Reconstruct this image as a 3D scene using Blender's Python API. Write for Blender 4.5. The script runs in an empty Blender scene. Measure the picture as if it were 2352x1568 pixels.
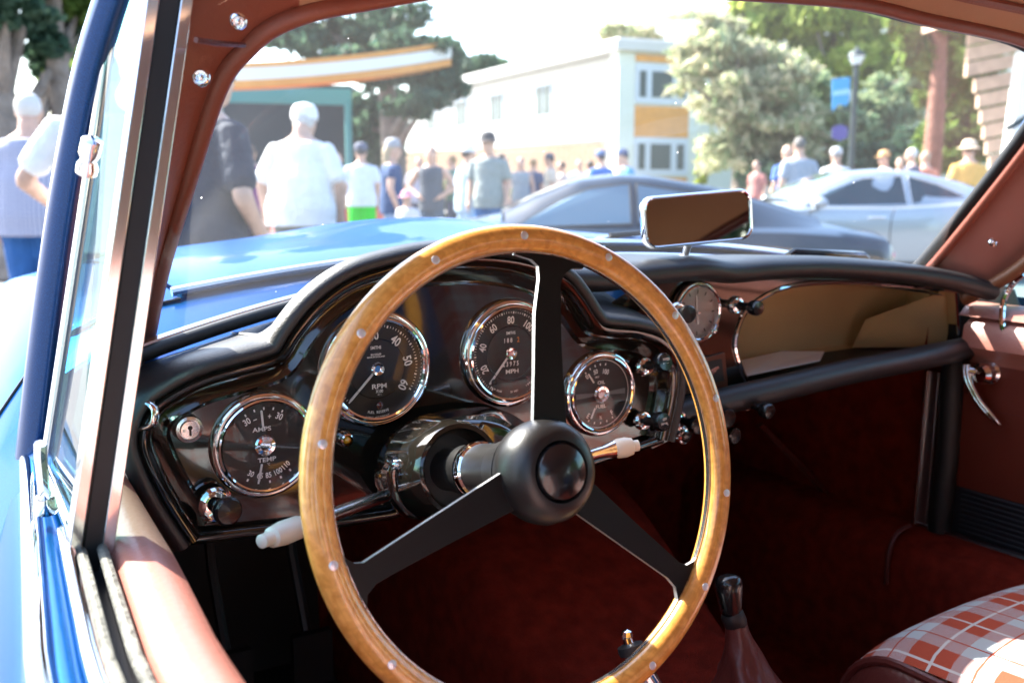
import bpy, bmesh, math, random
import numpy as np
from mathutils import Vector, Matrix
random.seed(7); rng = np.random.default_rng(7)
S = bpy.context.scene
COL = S.collection
# ---------------------------------------------------------------- camera
CAM = Vector((-.779, -.655, 1.15)); YAW = math.radians(32); PITCH = math.radians(9.04)
FW = Vector((math.sin(YAW)*math.cos(PITCH), math.cos(YAW)*math.cos(PITCH), -math.sin(PITCH)))
RT = Vector((math.cos(YAW), -math.sin(YAW), 0)); UP = RT.cross(FW)
cam = bpy.data.cameras.new('camera'); cam.lens = 35; cam.sensor_width = 36
cam.clip_start = .02; cam.clip_end = 2000
camo = bpy.data.objects.new('camera', cam); COL.objects.link(camo)
camo.matrix_world = Matrix.Translation(CAM) @ Matrix((RT, UP, -FW)).transposed().to_4x4()
S.camera = camo
cam.dof.use_dof = True; cam.dof.focus_distance = 1.02; cam.dof.aperture_fstop = 6.0
# ---------------------------------------------------------------- sky, sun, exposure
TOSUN = Vector((-.45, .89, 0)).normalized(); ELEV = math.radians(45)
w = bpy.data.worlds.new('World'); S.world = w; w.use_nodes = True
nt = w.node_tree; bg = nt.nodes['Background']
sk = nt.nodes.new('ShaderNodeTexSky'); sk.sky_type = 'NISHITA'; sk.sun_disc = False
sk.sun_elevation = ELEV; sk.sun_rotation = math.atan2(TOSUN.x, TOSUN.y)
sk.dust_density = 1.5; sk.air_density = 1.0
nt.links.new(sk.outputs[0], bg.inputs[0]); bg.inputs[1].default_value = .15
sun = bpy.data.lights.new('sun', 'SUN'); sun.energy = 4.6; sun.angle = math.radians(.5); sun.color = (1, .95, .87)
suno = bpy.data.objects.new('sun', sun); COL.objects.link(suno)
suno.rotation_euler = (TOSUN*math.cos(ELEV) + Vector((0, 0, math.sin(ELEV)))).to_track_quat('Z', 'Y').to_euler()
suno.location = (-5, 3, 8)
S.view_settings.view_transform = 'Standard'; S.view_settings.look = 'None'
S.view_settings.exposure = 2.38; S.view_settings.gamma = 1
S.render.engine = 'CYCLES'; S.cycles.use_denoising = True
S.cycles.max_bounces = 10; S.cycles.transparent_max_bounces = 16
S.cycles.caustics_reflective = False; S.cycles.caustics_refractive = False
S.cycles.sample_clamp_indirect = 6
# ---------------------------------------------------------------- measuring helpers
FPX, U0, V0 = 2286.7, 1176., 784.
def ray(u, v): return FW + RT*((u-U0)/FPX) + UP*((V0-v)/FPX)
def on(u, v, X=None, Y=None, Z=None, D=None, pl=None):
    r = ray(u, v)
    if D is not None: s = D
    elif X is not None: s = (X-CAM.x)/r.x
    elif Y is not None: s = (Y-CAM.y)/r.y
    elif Z is not None: s = (Z-CAM.z)/r.z
    else: s = (pl[0]-CAM).dot(pl[1])/r.dot(pl[1])
    return CAM + r*s
def depth(p): return (p-CAM).dot(FW)
def px(p, n=1): return n*depth(p)/FPX          # n picture units at that point, in metres
def gr(right, fwd, z=0):                        # ground frame of the viewer
    return Vector((CAM.x + right*math.cos(YAW) + fwd*math.sin(YAW), CAM.y - right*math.sin(YAW) + fwd*math.cos(YAW), z))
# ---------------------------------------------------------------- materials
def nodes(name):
    m = bpy.data.materials.new(name); m.use_nodes = True
    n = m.node_tree; return m, n, n.nodes['Principled BSDF']
def N(n, t, **k):
    x = n.nodes.new(t)
    for a, b in k.items():
        if a.startswith('i_'):
            key = a[2:]; key = int(key) if key.isdigit() else key.replace('_', ' ')
            x.inputs[key].default_value = b
        else: setattr(x, a, b)
    return x
def MT(n, op, a, b=None, c=None):
    x = n.nodes.new('ShaderNodeMath'); x.operation = op
    for i, q in enumerate((a, b, c)):
        if q is None: continue
        if isinstance(q, (int, float)): x.inputs[i].default_value = q
        else: n.links.new(q, x.inputs[i])
    return x.outputs[0]
def MIX(n, f, a, b):
    x = n.nodes.new('ShaderNodeMix'); x.data_type = 'RGBA'
    for s, q in ((x.inputs['Factor'], f), (x.inputs[6], a), (x.inputs[7], b)):
        if isinstance(q, (int, float)): s.default_value = q
        elif isinstance(q, tuple): s.default_value = (*q, 1)
        else: n.links.new(q, s)
    return x.outputs[2]
def mat(name, col, rough=.5, metal=0, coat=0, bump=None, vary=None, sheen=0, spec=.5, emis=None):
    m, n, b = nodes(name)
    b.inputs['Base Color'].default_value = (*col, 1); b.inputs['Roughness'].default_value = rough
    b.inputs['Metallic'].default_value = metal; b.inputs['Coat Weight'].default_value = coat
    b.inputs['Coat Roughness'].default_value = .04
    b.inputs['Specular IOR Level'].default_value = spec
    if sheen: b.inputs['Sheen Weight'].default_value = sheen
    tc = N(n, 'ShaderNodeTexCoord') if (bump or vary) else None
    if vary:      # (scale, amount)
        q = N(n, 'ShaderNodeTexNoise', i_Scale=vary[0], i_Detail=5.0); n.links.new(tc.outputs['Object'], q.inputs['Vector'])
        r = N(n, 'ShaderNodeMapRange', i_1=.3, i_2=.7); n.links.new(q.outputs[0], r.inputs[0])
        a = vary[1]
        o = MIX(n, r.outputs[0], tuple(c*(1-a) for c in col), tuple(min(1, c*(1+a)) for c in col))
        n.links.new(o, b.inputs['Base Color'])
    if bump:      # (scale, strength, detail)
        q = N(n, 'ShaderNodeTexNoise', i_Scale=bump[0], i_Detail=bump[2] if len(bump) > 2 else 4.0)
        n.links.new(tc.outputs['Object'], q.inputs['Vector'])
        p = N(n, 'ShaderNodeBump', i_Strength=bump[1], i_Distance=bump[3] if len(bump) > 3 else .002); n.links.new(q.outputs[0], p.inputs['Height'])
        n.links.new(p.outputs[0], b.inputs['Normal'])
    return m
M = {}
M['lacquer'] = mat('lacquer', (.012, .010, .0075), .10, 0, 1, (9, .25, 2, .006))
M['leather_black'] = mat('leather_black', (.012, .012, .014), .46, 0, 0, (420, .4, 3, .001), None, 0, .8)
M['leather_red'] = mat('leather_red', (.27, .075, .045), .42, 0, 0, (220, .35, 3, .0015), (5, .12))
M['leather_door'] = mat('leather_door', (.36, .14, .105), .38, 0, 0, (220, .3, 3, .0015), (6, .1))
M['leather_maroon'] = mat('leather_maroon', (.10, .022, .018), .38, 0, 0, (150, .4, 3, .002))
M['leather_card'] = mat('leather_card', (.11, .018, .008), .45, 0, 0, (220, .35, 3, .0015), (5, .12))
M['headliner'] = mat('headliner', (.52, .27, .15), .8, 0, 0, (300, .3), (4, .08))
M['carpet'] = mat('carpet', (.22, .022, .011), .95, 0, 0, (500, 1, 3, .006), (40, .25), 0, .1)
M['black_rib'] = mat('black_rib', (.012, .012, .016), .45)
M['black_satin'] = mat('black_satin', (.012, .011, .011), .34, 0, 0, (900, .12), None)
M['black_plastic'] = mat('black_plastic', (.009, .009, .010), .22, 0, .3)
M['spoke_black'] = mat('spoke_black', (.006, .005, .005), .36, 0, 0, (700, .1), None, 0, .25)
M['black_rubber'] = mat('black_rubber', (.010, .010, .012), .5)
M['chrome'] = mat('chrome', (.86, .87, .88), .05, 1)
M['alu'] = mat('alu', (.78, .78, .78), .22, 1, 0, (400, .1))
M['dull_metal'] = mat('dull_metal', (.45, .45, .46), .35, 1)
M['spoke_edge'] = mat('spoke_edge', (.85, .85, .85), .3, .7)
M['trim_alu'] = mat('trim_alu', (.82, .82, .80), .14, .9)
M['rivet'] = mat('rivet', (.75, .76, .78), .35, .6)
M['ivory'] = mat('ivory', (.72, .68, .58), .35, 0, .2, None, (15, .04))
M['dial'] = mat('dial', (.012, .012, .013), .5)
M['print'] = mat('print', (.92, .92, .90), .5)
M['print_orange'] = mat('print_orange', (.75, .22, .02), .5)
M['needle'] = mat('needle', (.82, .82, .80), .4)
M['amber'] = mat('amber', (.75, .32, .02), .15, 0, 1)
M['ruby'] = mat('ruby', (.08, .008, .006), .15, 0, 1)
M['tan_lining'] = mat('tan_lining', (.52, .33, .15), .75, 0, 0, (350, .3), (5, .12))
M['paper'] = mat('paper', (.78, .77, .75), .6)
M['mirror'] = mat('mirror', (.55, .54, .53), .02, 1)
M['rubber_seal'] = mat('rubber_seal', (.009, .009, .010), .55)
M['brown_seal'] = mat('brown_seal', (.16, .06, .025), .5)
def paint(name, col, metal=.35, rough=.3, flake=True, coat=1):
    m, n, b = nodes(name)
    b.inputs['Base Color'].default_value = (*col, 1); b.inputs['Metallic'].default_value = metal
    b.inputs['Roughness'].default_value = rough; b.inputs['Coat Weight'].default_value = coat; b.inputs['Coat Roughness'].default_value = .03
    if flake:
        tc = N(n, 'ShaderNodeTexCoord'); q = N(n, 'ShaderNodeTexNoise', i_Scale=900.0, i_Detail=2.0)
        n.links.new(tc.outputs['Object'], q.inputs['Vector'])
        r = N(n, 'ShaderNodeMapRange', i_1=.35, i_2=.7); n.links.new(q.outputs[0], r.inputs[0])
        n.links.new(MIX(n, r.outputs[0], tuple(c*.8 for c in col), tuple(min(1, c*1.25) for c in col)), b.inputs['Base Color'])
    return m
M['blue_paint'] = paint('blue_paint', (.0006, .075, .215), .8, .30, True, .22); M['blue_paint'].node_tree.nodes['Principled BSDF'].inputs['Specular Tint'].default_value = (.12, .45, .85, 1)
M['blue_paint_shaded'] = paint('blue_paint_shaded', (.0004, .045, .18), .5, .3, True, .35)  # same body blue darkened for the pillar's shade, with a glossier coat
M['navy_paint'] = paint('navy_paint', (.005, .017, .038), .1, .3, True, .35)
M['silver_paint'] = paint('silver_paint', (.34, .38, .42), .5)
M['red_paint'] = paint('red_paint', (.55, .035, .02), .1)
def glass(name, tint, dust=0, base=.03, fres=.9):
    m = bpy.data.materials.new(name); m.use_nodes = True; n = m.node_tree
    n.nodes.remove(n.nodes['Principled BSDF']); out = n.nodes['Material Output']
    t = N(n, 'ShaderNodeBsdfTransparent'); t.inputs[0].default_value = (*tint, 1)
    g = N(n, 'ShaderNodeBsdfGlossy'); g.inputs['Roughness'].default_value = .01
    ge = N(n, 'ShaderNodeNewGeometry'); dt = N(n, 'ShaderNodeVectorMath', operation='DOT_PRODUCT'); mx = N(n, 'ShaderNodeMixShader')
    n.links.new(ge.outputs['Incoming'], dt.inputs[0]); n.links.new(ge.outputs['Normal'], dt.inputs[1])
    om = MT(n, 'SUBTRACT', 1.0, MT(n, 'ABSOLUTE', dt.outputs['Value']))
    f = MT(n, 'ADD', MT(n, 'MULTIPLY', MT(n, 'POWER', om, 5.0), .9), .045)
    n.links.new(MT(n, 'MULTIPLY', f, fres), mx.inputs[0]); n.links.new(t.outputs[0], mx.inputs[1]); n.links.new(g.outputs[0], mx.inputs[2])
    last = mx.outputs[0]
    if dust:
        tc = N(n, 'ShaderNodeTexCoord')
        vo = N(n, 'ShaderNodeTexVoronoi', i_Scale=70.0); n.links.new(tc.outputs['Object'], vo.inputs['Vector'])
        sx = N(n, 'ShaderNodeSeparateColor'); n.links.new(vo.outputs['Color'], sx.inputs[0])
        rad = MT(n, 'MULTIPLY', MT(n, 'POWER', sx.outputs[1], 4.0), .075)
        a = MT(n, 'LESS_THAN', vo.outputs['Distance'], rad); b = MT(n, 'GREATER_THAN', sx.outputs[0], .35)
        d = N(n, 'ShaderNodeBsdfDiffuse'); d.inputs[0].default_value = (.85, .85, .85, 1)
        tl = N(n, 'ShaderNodeBsdfTranslucent'); tl.inputs[0].default_value = (.85, .85, .85, 1)
        ad = N(n, 'ShaderNodeAddShader'); n.links.new(d.outputs[0], ad.inputs[0]); n.links.new(tl.outputs[0], ad.inputs[1])
        nz = N(n, 'ShaderNodeTexNoise', i_Scale=6.0, i_Detail=6.0); n.links.new(tc.outputs['Object'], nz.inputs['Vector'])
        film = MT(n, 'MULTIPLY', nz.outputs[0], dust)
        fac = MT(n, 'MAXIMUM', MT(n, 'MULTIPLY', MT(n, 'MULTIPLY', a, b), .55), film)
        m2 = N(n, 'ShaderNodeMixShader'); n.links.new(fac, m2.inputs[0]); n.links.new(last, m2.inputs[1]); n.links.new(ad.outputs[0], m2.inputs[2])
        last = m2.outputs[0]
    n.links.new(last, out.inputs[0])
    return m
M['windscreen'] = glass('windscreen', (.965, .99, .985), .024)
M['vent_glass'] = glass('vent_glass', (.60, .84, .82), .02)
M['dial_glass'] = glass('dial_glass', (1, 1, 1), 0, fres=.45)
M['car_glass'] = glass('car_glass', (.45, .58, .66), 0)
def wood():
    m, n, b = nodes('wood')
    uv = N(n, 'ShaderNodeUVMap'); mp = N(n, 'ShaderNodeMapping'); n.links.new(uv.outputs[0], mp.inputs[0])
    mp.inputs['Scale'].default_value = (150, 10, 1); mp.inputs['Rotation'].default_value = (0, 0, .5)
    q = N(n, 'ShaderNodeTexNoise', i_Scale=1.0, i_Detail=6.0, i_Distortion=.6); n.links.new(mp.outputs[0], q.inputs['Vector'])
    mp2 = N(n, 'ShaderNodeMapping'); n.links.new(uv.outputs[0], mp2.inputs[0]); mp2.inputs['Scale'].default_value = (8, 40, 1)
    q2 = N(n, 'ShaderNodeTexNoise', i_Scale=1.0, i_Detail=4.0); n.links.new(mp2.outputs[0], q2.inputs['Vector'])
    r = N(n, 'ShaderNodeMapRange', i_1=.35, i_2=.68); n.links.new(q.outputs[0], r.inputs[0])
    c = MIX(n, r.outputs[0], (.80, .38, .085), (.55, .23, .040))
    r2 = N(n, 'ShaderNodeMapRange', i_1=.5, i_2=.75, i_4=.55); n.links.new(q2.outputs[0], r2.inputs[0])
    c = MIX(n, r2.outputs[0], c, (.50, .19, .03))
    n.links.new(c, b.inputs['Base Color']); b.inputs['Roughness'].default_value = .35
    b.inputs['Coat Weight'].default_value = 1; b.inputs['Coat Roughness'].default_value = .05
    p = N(n, 'ShaderNodeBump', i_Strength=.12, i_Distance=.001); n.links.new(q.outputs[0], p.inputs['Height']); n.links.new(p.outputs[0], b.inputs['Normal'])
    return m
M['wood'] = wood()
def plaid():
    m, n, b = nodes('plaid'); tc = N(n, 'ShaderNodeTexCoord'); mp = N(n, 'ShaderNodeMapping')
    n.links.new(tc.outputs['Object'], mp.inputs[0]); mp.inputs['Rotation'].default_value = (0, 0, .0)
    sp = N(n, 'ShaderNodeSeparateXYZ'); n.links.new(mp.outputs[0], sp.inputs[0])
    ycomb = MT(n, 'SUBTRACT', sp.outputs[1], MT(n, 'MULTIPLY', sp.outputs[2], .9))
    def band(v, per, off):
        f = MT(n, 'FRACT', MT(n, 'DIVIDE', MT(n, 'ADD', v, off), per))
        big = MT(n, 'LESS_THAN', f, .52)
        l1 = MT(n, 'COMPARE', f, .23, .018); l2 = MT(n, 'COMPARE', f, .73, .012)
        return big, l1, l2
    bx_, lx, rx = band(sp.outputs[0], .105, 2.0); by_, ly, ry = band(ycomb, .115, 2.03)
    pale = (.42, .46, .47); red = (.38, .055, .020)
    tw = N(n, 'ShaderNodeTexWave', i_Scale=420.0); tw.bands_direction = 'DIAGONAL'; n.links.new(tc.outputs['Object'], tw.inputs[0])
    midc = MIX(n, MT(n, 'GREATER_THAN', tw.outputs[1], .5), pale, red)
    both = MT(n, 'MULTIPLY', bx_, by_); either = MT(n, 'MAXIMUM', bx_, by_)
    c = MIX(n, either, pale, midc); c = MIX(n, both, c, red)
    c = MIX(n, MT(n, 'MAXIMUM', lx, ly), c, (.55, .53, .50)); c = MIX(n, MT(n, 'MAXIMUM', rx, ry), c, red)
    n.links.new(c, b.inputs['Base Color']); b.inputs['Roughness'].default_value = .85
    q = N(n, 'ShaderNodeTexNoise', i_Scale=700.0); n.links.new(tc.outputs['Object'], q.inputs['Vector'])
    p = N(n, 'ShaderNodeBump', i_Strength=.4, i_Distance=.002); n.links.new(q.outputs[0], p.inputs['Height']); n.links.new(p.outputs[0], b.inputs['Normal'])
    return m
M['plaid'] = plaid()
# ---------------------------------------------------------------- mesh helpers
def frame_axes(d):
    d = Vector(d).normalized(); a = Vector((0, 0, 1)) if abs(d.z) < .9 else Vector((1, 0, 0))
    x = a.cross(d).normalized(); return x, d.cross(x), d
class MB:
    def __init__(s): s.v = []; s.f = []; s.m = []; s.uv = None; s.cm = 0
    def add(s, vs, fs, m=None):
        o = len(s.v); s.v += [tuple(q) for q in vs]
        s.f += [tuple(i+o for i in f) for f in fs]; s.m += [s.cm if m is None else m]*len(fs); return s
    def box(s, a, b, R=None, bev=0):
        a = Vector(a); b = Vector(b); c = (a+b)/2; h = (b-a)/2
        vs = [Vector((sx*h.x, sy*h.y, sz*h.z)) for sx in (-1, 1) for sy in (-1, 1) for sz in (-1, 1)]
        if R is not None: vs = [R @ q for q in vs]
        return s.add([q+c for q in vs], [(0, 1, 3, 2), (4, 6, 7, 5), (0, 4, 5, 1), (2, 3, 7, 6), (0, 2, 6, 4), (1, 5, 7, 3)])
    def rings(s, R, closed=False, cap=True, loop=True):
        n = len(R[0]); vs = [p for r in R for p in r]; fs = []
        k = len(R)
        for i in range(k if closed else k-1):
            j = (i+1) % k
            for a in range(n if loop else n-1):
                b = (a+1) % n; fs.append((i*n+a, i*n+b, j*n+b, j*n+a))
        if cap and not closed and loop:
            fs.append(tuple(range(n-1, -1, -1))); fs.append(tuple((k-1)*n+a for a in range(n)))
        return s.add(vs, fs)
    def tube(s, pts, r, n=12, closed=False, cap=True, flat=None, ref=None):
        pts = [Vector(p) for p in pts]; k = len(pts); R = []; prev = None
        for i, p in enumerate(pts):
            if closed: d = pts[(i+1) % k]-pts[i-1]
            else: d = pts[min(i+1, k-1)]-pts[max(i-1, 0)]
            d.normalize()
            if prev is None:
                x, y, _ = frame_axes(d)
                if ref is not None:
                    x = (Vector(ref)-d*d.dot(Vector(ref))).normalized(); y = d.cross(x)
            else:
                x = (prev-d*prev.dot(d)).normalized(); y = d.cross(x)
            if ref is not None: x = (Vector(ref)-d*d.dot(Vector(ref))).normalized(); y = d.cross(x)
            prev = x
            rr = r[i] if isinstance(r, (list, tuple)) else r
            fl = flat or 1
            R.append([p + x*(rr*math.cos(2*math.pi*a/n)) + y*(rr*fl*math.sin(2*math.pi*a/n)) for a in range(n)])
        return s.rings(R, closed, cap)
    def lathe(s, c, axis, prof, n=40, cap=True, xr=None):
        c = Vector(c); x, y, d = frame_axes(axis)
        R = [[c + d*h + (x*math.cos(2*math.pi*a/n)+y*math.sin(2*math.pi*a/n))*r for a in range(n)] for (r, h) in prof]
        return s.rings(R, False, cap)
    def prism(s, pts, off):            # closed outline pushed along a vector
        n = len(pts); off = Vector(off); a = [Vector(p) for p in pts]; b = [p+off for p in a]
        s.add(a+b, [tuple(range(n))]); o = len(s.v)-2*n
        s.f.append(tuple(o+n+i for i in range(n-1, -1, -1))); s.m.append(s.cm)
        for i in range(n):
            j = (i+1) % n; s.f.append((o+i, o+n+i, o+n+j, o+j)); s.m.append(s.cm)
        return s
    def ell(s, c, r, n=14, R=None):
        c = Vector(c); rows = []
        for i in range(n//2+1):
            th = math.pi*(i/(n//2)); th = min(max(th, .02), math.pi-.02); row = []
            for a in range(n):
                ph = 2*math.pi*a/n; q = Vector((r[0]*math.sin(th)*math.cos(ph), r[1]*math.sin(th)*math.sin(ph), r[2]*math.cos(th)))
                row.append(c + (R @ q if R is not None else q))
            rows.append(row)
        return s.rings(rows)
    def build(s, name, m, parent=None, smooth=40, label=None, bevel=0, sub=0):
        me = bpy.data.meshes.new(name); me.from_pydata(s.v, [], s.f)
        for q in (m if isinstance(m, (list, tuple)) else [m]): me.materials.append(M[q] if isinstance(q, str) else q)
        me.polygons.foreach_set('material_index', s.m)
        if s.uv is not None:
            l = me.uv_layers.new(name='UVMap')
            for lp in me.loops: l.data[lp.index].uv = s.uv[lp.vertex_index]
        bm = bmesh.new(); bm.from_mesh(me); bmesh.ops.recalc_face_normals(bm, faces=bm.faces); bm.to_mesh(me); bm.free()
        if smooth:
            me.polygons.foreach_set('use_smooth', [True]*len(me.polygons))
            me.set_sharp_from_angle(angle=math.radians(smooth))
        o = bpy.data.objects.new(name, me); COL.objects.link(o)
        if parent is not None: attach(o, parent)
        if label: o['label'] = label
        if bevel:
            bv = o.modifiers.new('bevel', 'BEVEL'); bv.width = bevel; bv.segments = 2; bv.limit_method = 'ANGLE'
        if sub:
            sb = o.modifiers.new('sub', 'SUBSURF'); sb.levels = sub; sb.render_levels = sub
        return o
WORLD = {}
def worldloc(o): return WORLD.get(o.name, Vector((0, 0, 0)))
def attach(o, parent):
    o.parent = parent; o.matrix_parent_inverse = Matrix.Translation(-worldloc(parent)) if parent.type == 'EMPTY' else Matrix.Identity(4)
def thing(name, label, cat, loc=(0, 0, 0), group=None):
    e = bpy.data.objects.new(name, None); COL.objects.link(e); e.location = loc; e.empty_display_size = .1
    WORLD[e.name] = Vector(loc); e['label'] = label; e['category'] = cat
    if group: e['group'] = group
    return e
def tag(o, label, cat, group=None):
    o['label'] = label; o['category'] = cat
    if group: o['group'] = group
    return o
def struct(o): o['kind'] = 'structure'; return o
def spline(pts, n=8, closed=False):
    P = [Vector(p) for p in pts]; k = len(P); out = []
    for i in range(k if closed else k-1):
        if closed: a, b, c, d = P[i-1], P[i], P[(i+1) % k], P[(i+2) % k]
        else: a, b, c, d = P[max(i-1, 0)], P[i], P[i+1], P[min(i+2, k-1)]
        for j in range(n):
            t = j/n; out.append(.5*((2*b)+(c-a)*t+(2*a-5*b+4*c-d)*t*t+(3*b-3*c+d-a)*t**3))
    if not closed: out.append(P[-1])
    return out
def interp(tab, x):
    xs = [t[0] for t in tab]; return [float(np.interp(x, xs, [t[k] for t in tab])) for k in range(1, len(tab[0]))]
TXT = {}
def text2d(s, size, sx=.8):
    if s not in TXT:
        c = bpy.data.curves.new('t', 'FONT'); c.body = s; c.align_x = 'CENTER'; c.align_y = 'CENTER'; c.resolution_u = 3; c.offset = .022
        o = bpy.data.objects.new('t', c); COL.objects.link(o)
        dg = bpy.context.evaluated_depsgraph_get(); me = bpy.data.meshes.new_from_object(o.evaluated_get(dg))
        TXT[s] = ([v.co.copy() for v in me.vertices], [tuple(p.vertices) for p in me.polygons])
        bpy.data.objects.remove(o); bpy.data.curves.remove(c); bpy.data.meshes.remove(me)
    vs, fs = TXT[s]
    return [Vector((v.x*size*sx, v.y*size, 0)) for v in vs], fs
def txt(mb, s, size, place, rot=0, sx=.8, m=None):
    vs, fs = text2d(s, size, sx); c, n = math.cos(rot), math.sin(rot)
    mb.add([place(v.x*c-v.y*n, v.x*n+v.y*c) for v in vs], fs, m)
# ================================================================ the classic car we look into
XC = .085
car = thing('classic_car', 'blue classic coupe with red leather cabin, wood rimmed steering wheel and round gauges', 'car', (XC, .5, 0))
def zbon(x, y):
    q = x-XC; a = abs(q)
    z = 1.062 - .13*q*q - .10*max(0, y-.9)**2 - .06*max(0, .75-y)
    z += .022*math.exp(-(q/.17)**2)*min(1, max(0, (y-.75)/.25))
    if a > .64: z -= 4.5*(a-.64)**2
    return z - .30*max(0, y-1.7)**2
def halfw(y): return .80 + .03*math.sin((y-.3)*1.1) - .18*max(0, y-1.5)**2
# bonnet and front wings: sheet with wing sides
mb = MB(); R = []
for j in range(27):
    y = .62 + j*(2.35-.62)/26; row = []
    for i in range(41):
        x = XC + (-.56+1.12*i/40); row.append(Vector((x, y, zbon(x, y)+.004)))
    R.append(row)
mb.rings(R, loop=False, cap=False); bonnet = mb.build('bonnet', 'blue_paint', car, 60)
def wing(sd):
    mb = MB(); R = []
    for j in range(31):
        y = .40 + j*(2.4-.40)/30; row = []; hw = halfw(y)
        for i in range(22):
            t = i/21
            if t < .55:
                a0_ = .563 if y >= .60 else .725
                a = a0_ + (hw-a0_)*math.sin(t/.55*math.pi/2)*.97
                z = zbon(XC+sd*a, max(y, .62)) if a < .74 else zbon(XC+sd*.74, max(y, .62)) - (a-.74)*1.4
                if y < .62: z -= (.62-y)*.25
            else:
                tt = (t-.55)/.45; a0 = .563+(hw-.563)*.97
                zt = zbon(XC+sd*.74, max(y, .62))-(a0-.74)*1.4 - (.62-y)*.25*(y < .62)
                a = a0 + .035*math.sin(tt*math.pi*.8); z = zt + (.22-zt)*tt
            row.append(Vector((XC+sd*a, y, z)))
        R.append(row)
    mb.rings(R, loop=False, cap=False); return mb.build('front_wing', 'blue_paint', car, 60)
wl_ = wing(-1); wing(1)
mb = MB(); row_ = [v.co.copy() for v in wl_.data.vertices if abs(v.co.y-(.40+3*2.0/30)) < .004]; mb.tube([p+Vector((0, 0, .0005)) for p in row_[:16]], .0022, 6); mb.build('shut_line', 'black_rubber', wl_)
# nose, cowl panel in front of the screen
mb = MB(); R = []
for j in range(9):
    t = j/8; row = []
    for i in range(41):
        x = XC+(-.70+1.4*i/40); hw = 1-.25*t*t; yy = 2.35+.28*math.sin(t*math.pi/2); z0 = zbon(XC+(x-XC)*.8, 2.35)
        row.append(Vector((XC+(x-XC)*hw, yy-.25*((x-XC)/.7)**2, z0-(z0-.3)*t)))
    R.append(row)
mb.rings(R, loop=False, cap=False); mb.build('nose_panel', 'blue_paint', car, 60)
def wsbase(x):                           # lower edge of the windscreen
    q = (x-XC)/.69; return Vector((x, .575-.20*q*q, 1.03-.062*q*q))
mb = MB(); R = []
for i in range(41):
    x = XC-.66+1.32*i/40; b = wsbase(x)
    R.append([Vector((x, b.y-.004, b.z-.014)), Vector((x, b.y+.005, b.z-.012)), Vector((x, (b.y+.62)/2, (b.z+zbon(x, .62))/2-.006)), Vector((x, .625, zbon(x, .62)-.004))])
mb.rings(R, loop=False, cap=False); mb.build('cowl_panel', 'blue_paint', car, 50)
# trailing edge of the bonnet: bright strip
mb = MB(); mb.tube([Vector((XC+q, .615, zbon(XC+q, .62)+.004)) for q in np.linspace(-.57, .57, 40)], .006, 8); mb.build('bonnet_trim', 'trim_alu', car)
# windscreen
def wstop(x): q = (x-XC)/.55; return Vector((x, .215-.045*q*q, 1.392-.055*q*q))
mb = MB(); R = []
for i in range(33):
    a = i/32; b = wsbase(XC-.665+1.33*a); t = wstop(XC-.57+1.14*a); row = []
    for j in range(13):
        s_ = j/12; p = b.lerp(t, s_); p.y += .018*math.sin(s_*math.pi); p.z += .018*math.sin(s_*math.pi); row.append(p)
    R.append(row)
mb.rings(R, loop=False, cap=False); ws = mb.build('windscreen', 'windscreen', car, 80)
mb = MB(); mb.tube([wsbase(XC+q)+Vector((0, -.008, .004)) for q in np.linspace(-.66, .66, 45)], .0075, 10); mb.build('screen_gasket', 'rubber_seal', ws)
mb = MB(); mb.tube([wsbase(XC+q)+Vector((0, .010, .007)) for q in np.linspace(-.66, .66, 45)], .0075, 8); mb.build('screen_trim', 'chrome', ws)
# opening edge as seen from inside
EL = [(-.552, .47, .965), (-.545, .40, 1.062), (-.540, .30, 1.15), (-.527, .23, 1.232), (-.511, .20, 1.262), (-.487, .17, 1.283), (-.425, .155, 1.302), (-.25, .165, 1.335)]
ER = [(.17, .175, 1.362), (.33, .155, 1.350), (.498, .135, 1.335), (.60, .14, 1.308), (.655, .17, 1.275), (.683, .215, 1.225), (.705, .30, 1.13), (.718, .395, 1.022), (.728, .45, .975)]
OL = [(-.622, .37, .955), (-.622, .30, 1.02), (-.616, .235, 1.115), (-.606, .195, 1.215), (-.598, .188, 1.265), (-.575, .13, 1.335), (-.45, .02, 1.355), (-.25, .045, 1.385)]
OR = [(.17, .06, 1.405), (.33, .05, 1.398), (.498, .03, 1.385), (.62, .02, 1.355), (.715, .04, 1.30), (.745, .10, 1.225), (.765, .20, 1.11), (.775, .285, 1.015), (.78, .33, .965)]
def strip(a, b, name, m, bulge=.006, n=6, par=None):
    A = spline(a, n); B = spline(b, n); R = []
    for p, q in zip(A, B):
        up = Vector((0, -.6, -.25)).normalized() if True else None
        R.append([p.lerp(q, t) + up*(bulge*math.sin(t*math.pi)) for t in (0, .15, .35, .6, .85, 1)])
    mb = MB(); mb.rings(R, loop=False, cap=False); return mb.build(name, m, par or car, 60)
pl_ = strip(EL[:6], OL[:6], 'pillar_trim', 'leather_red')
strip(EL[5:]+ER[:3], OL[5:]+OR[:3], 'header_trim', 'headliner')
hd = strip(EL[4:7], [tuple(Vector(p)+Vector((0, -.002, -.003))) for p in OL[4:7]], 'corner_trim', 'leather_red', .010)
strip(ER[2:6], OR[2:6], 'header_trim', 'headliner')
pr_ = strip(ER[5:], OR[5:], 'pillar_trim', 'leather_door', .012)
E_all = spline(EL+ER, 6)
mb = MB(); mb.tube([p+Vector((0, -.004, -.002)) for p in E_all], .0085, 10); mb.build('edge_piping', 'leather_red', car)
mb = MB(); mb.tube([p+Vector((0, .014, .004)) for p in E_all], .010, 10); mb.build('opening_seal', 'rubber_seal', car)
mb = MB(); mb.tube([Vector(p).lerp(Vector(q), .45)+Vector((0, -.008, -.006)) for p, q in zip(spline(EL[6:]+ER[:5], 6), spline(OL[6:]+OR[:5], 6))], .006, 8); mb.build('header_piping', 'leather_red', car)
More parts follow.
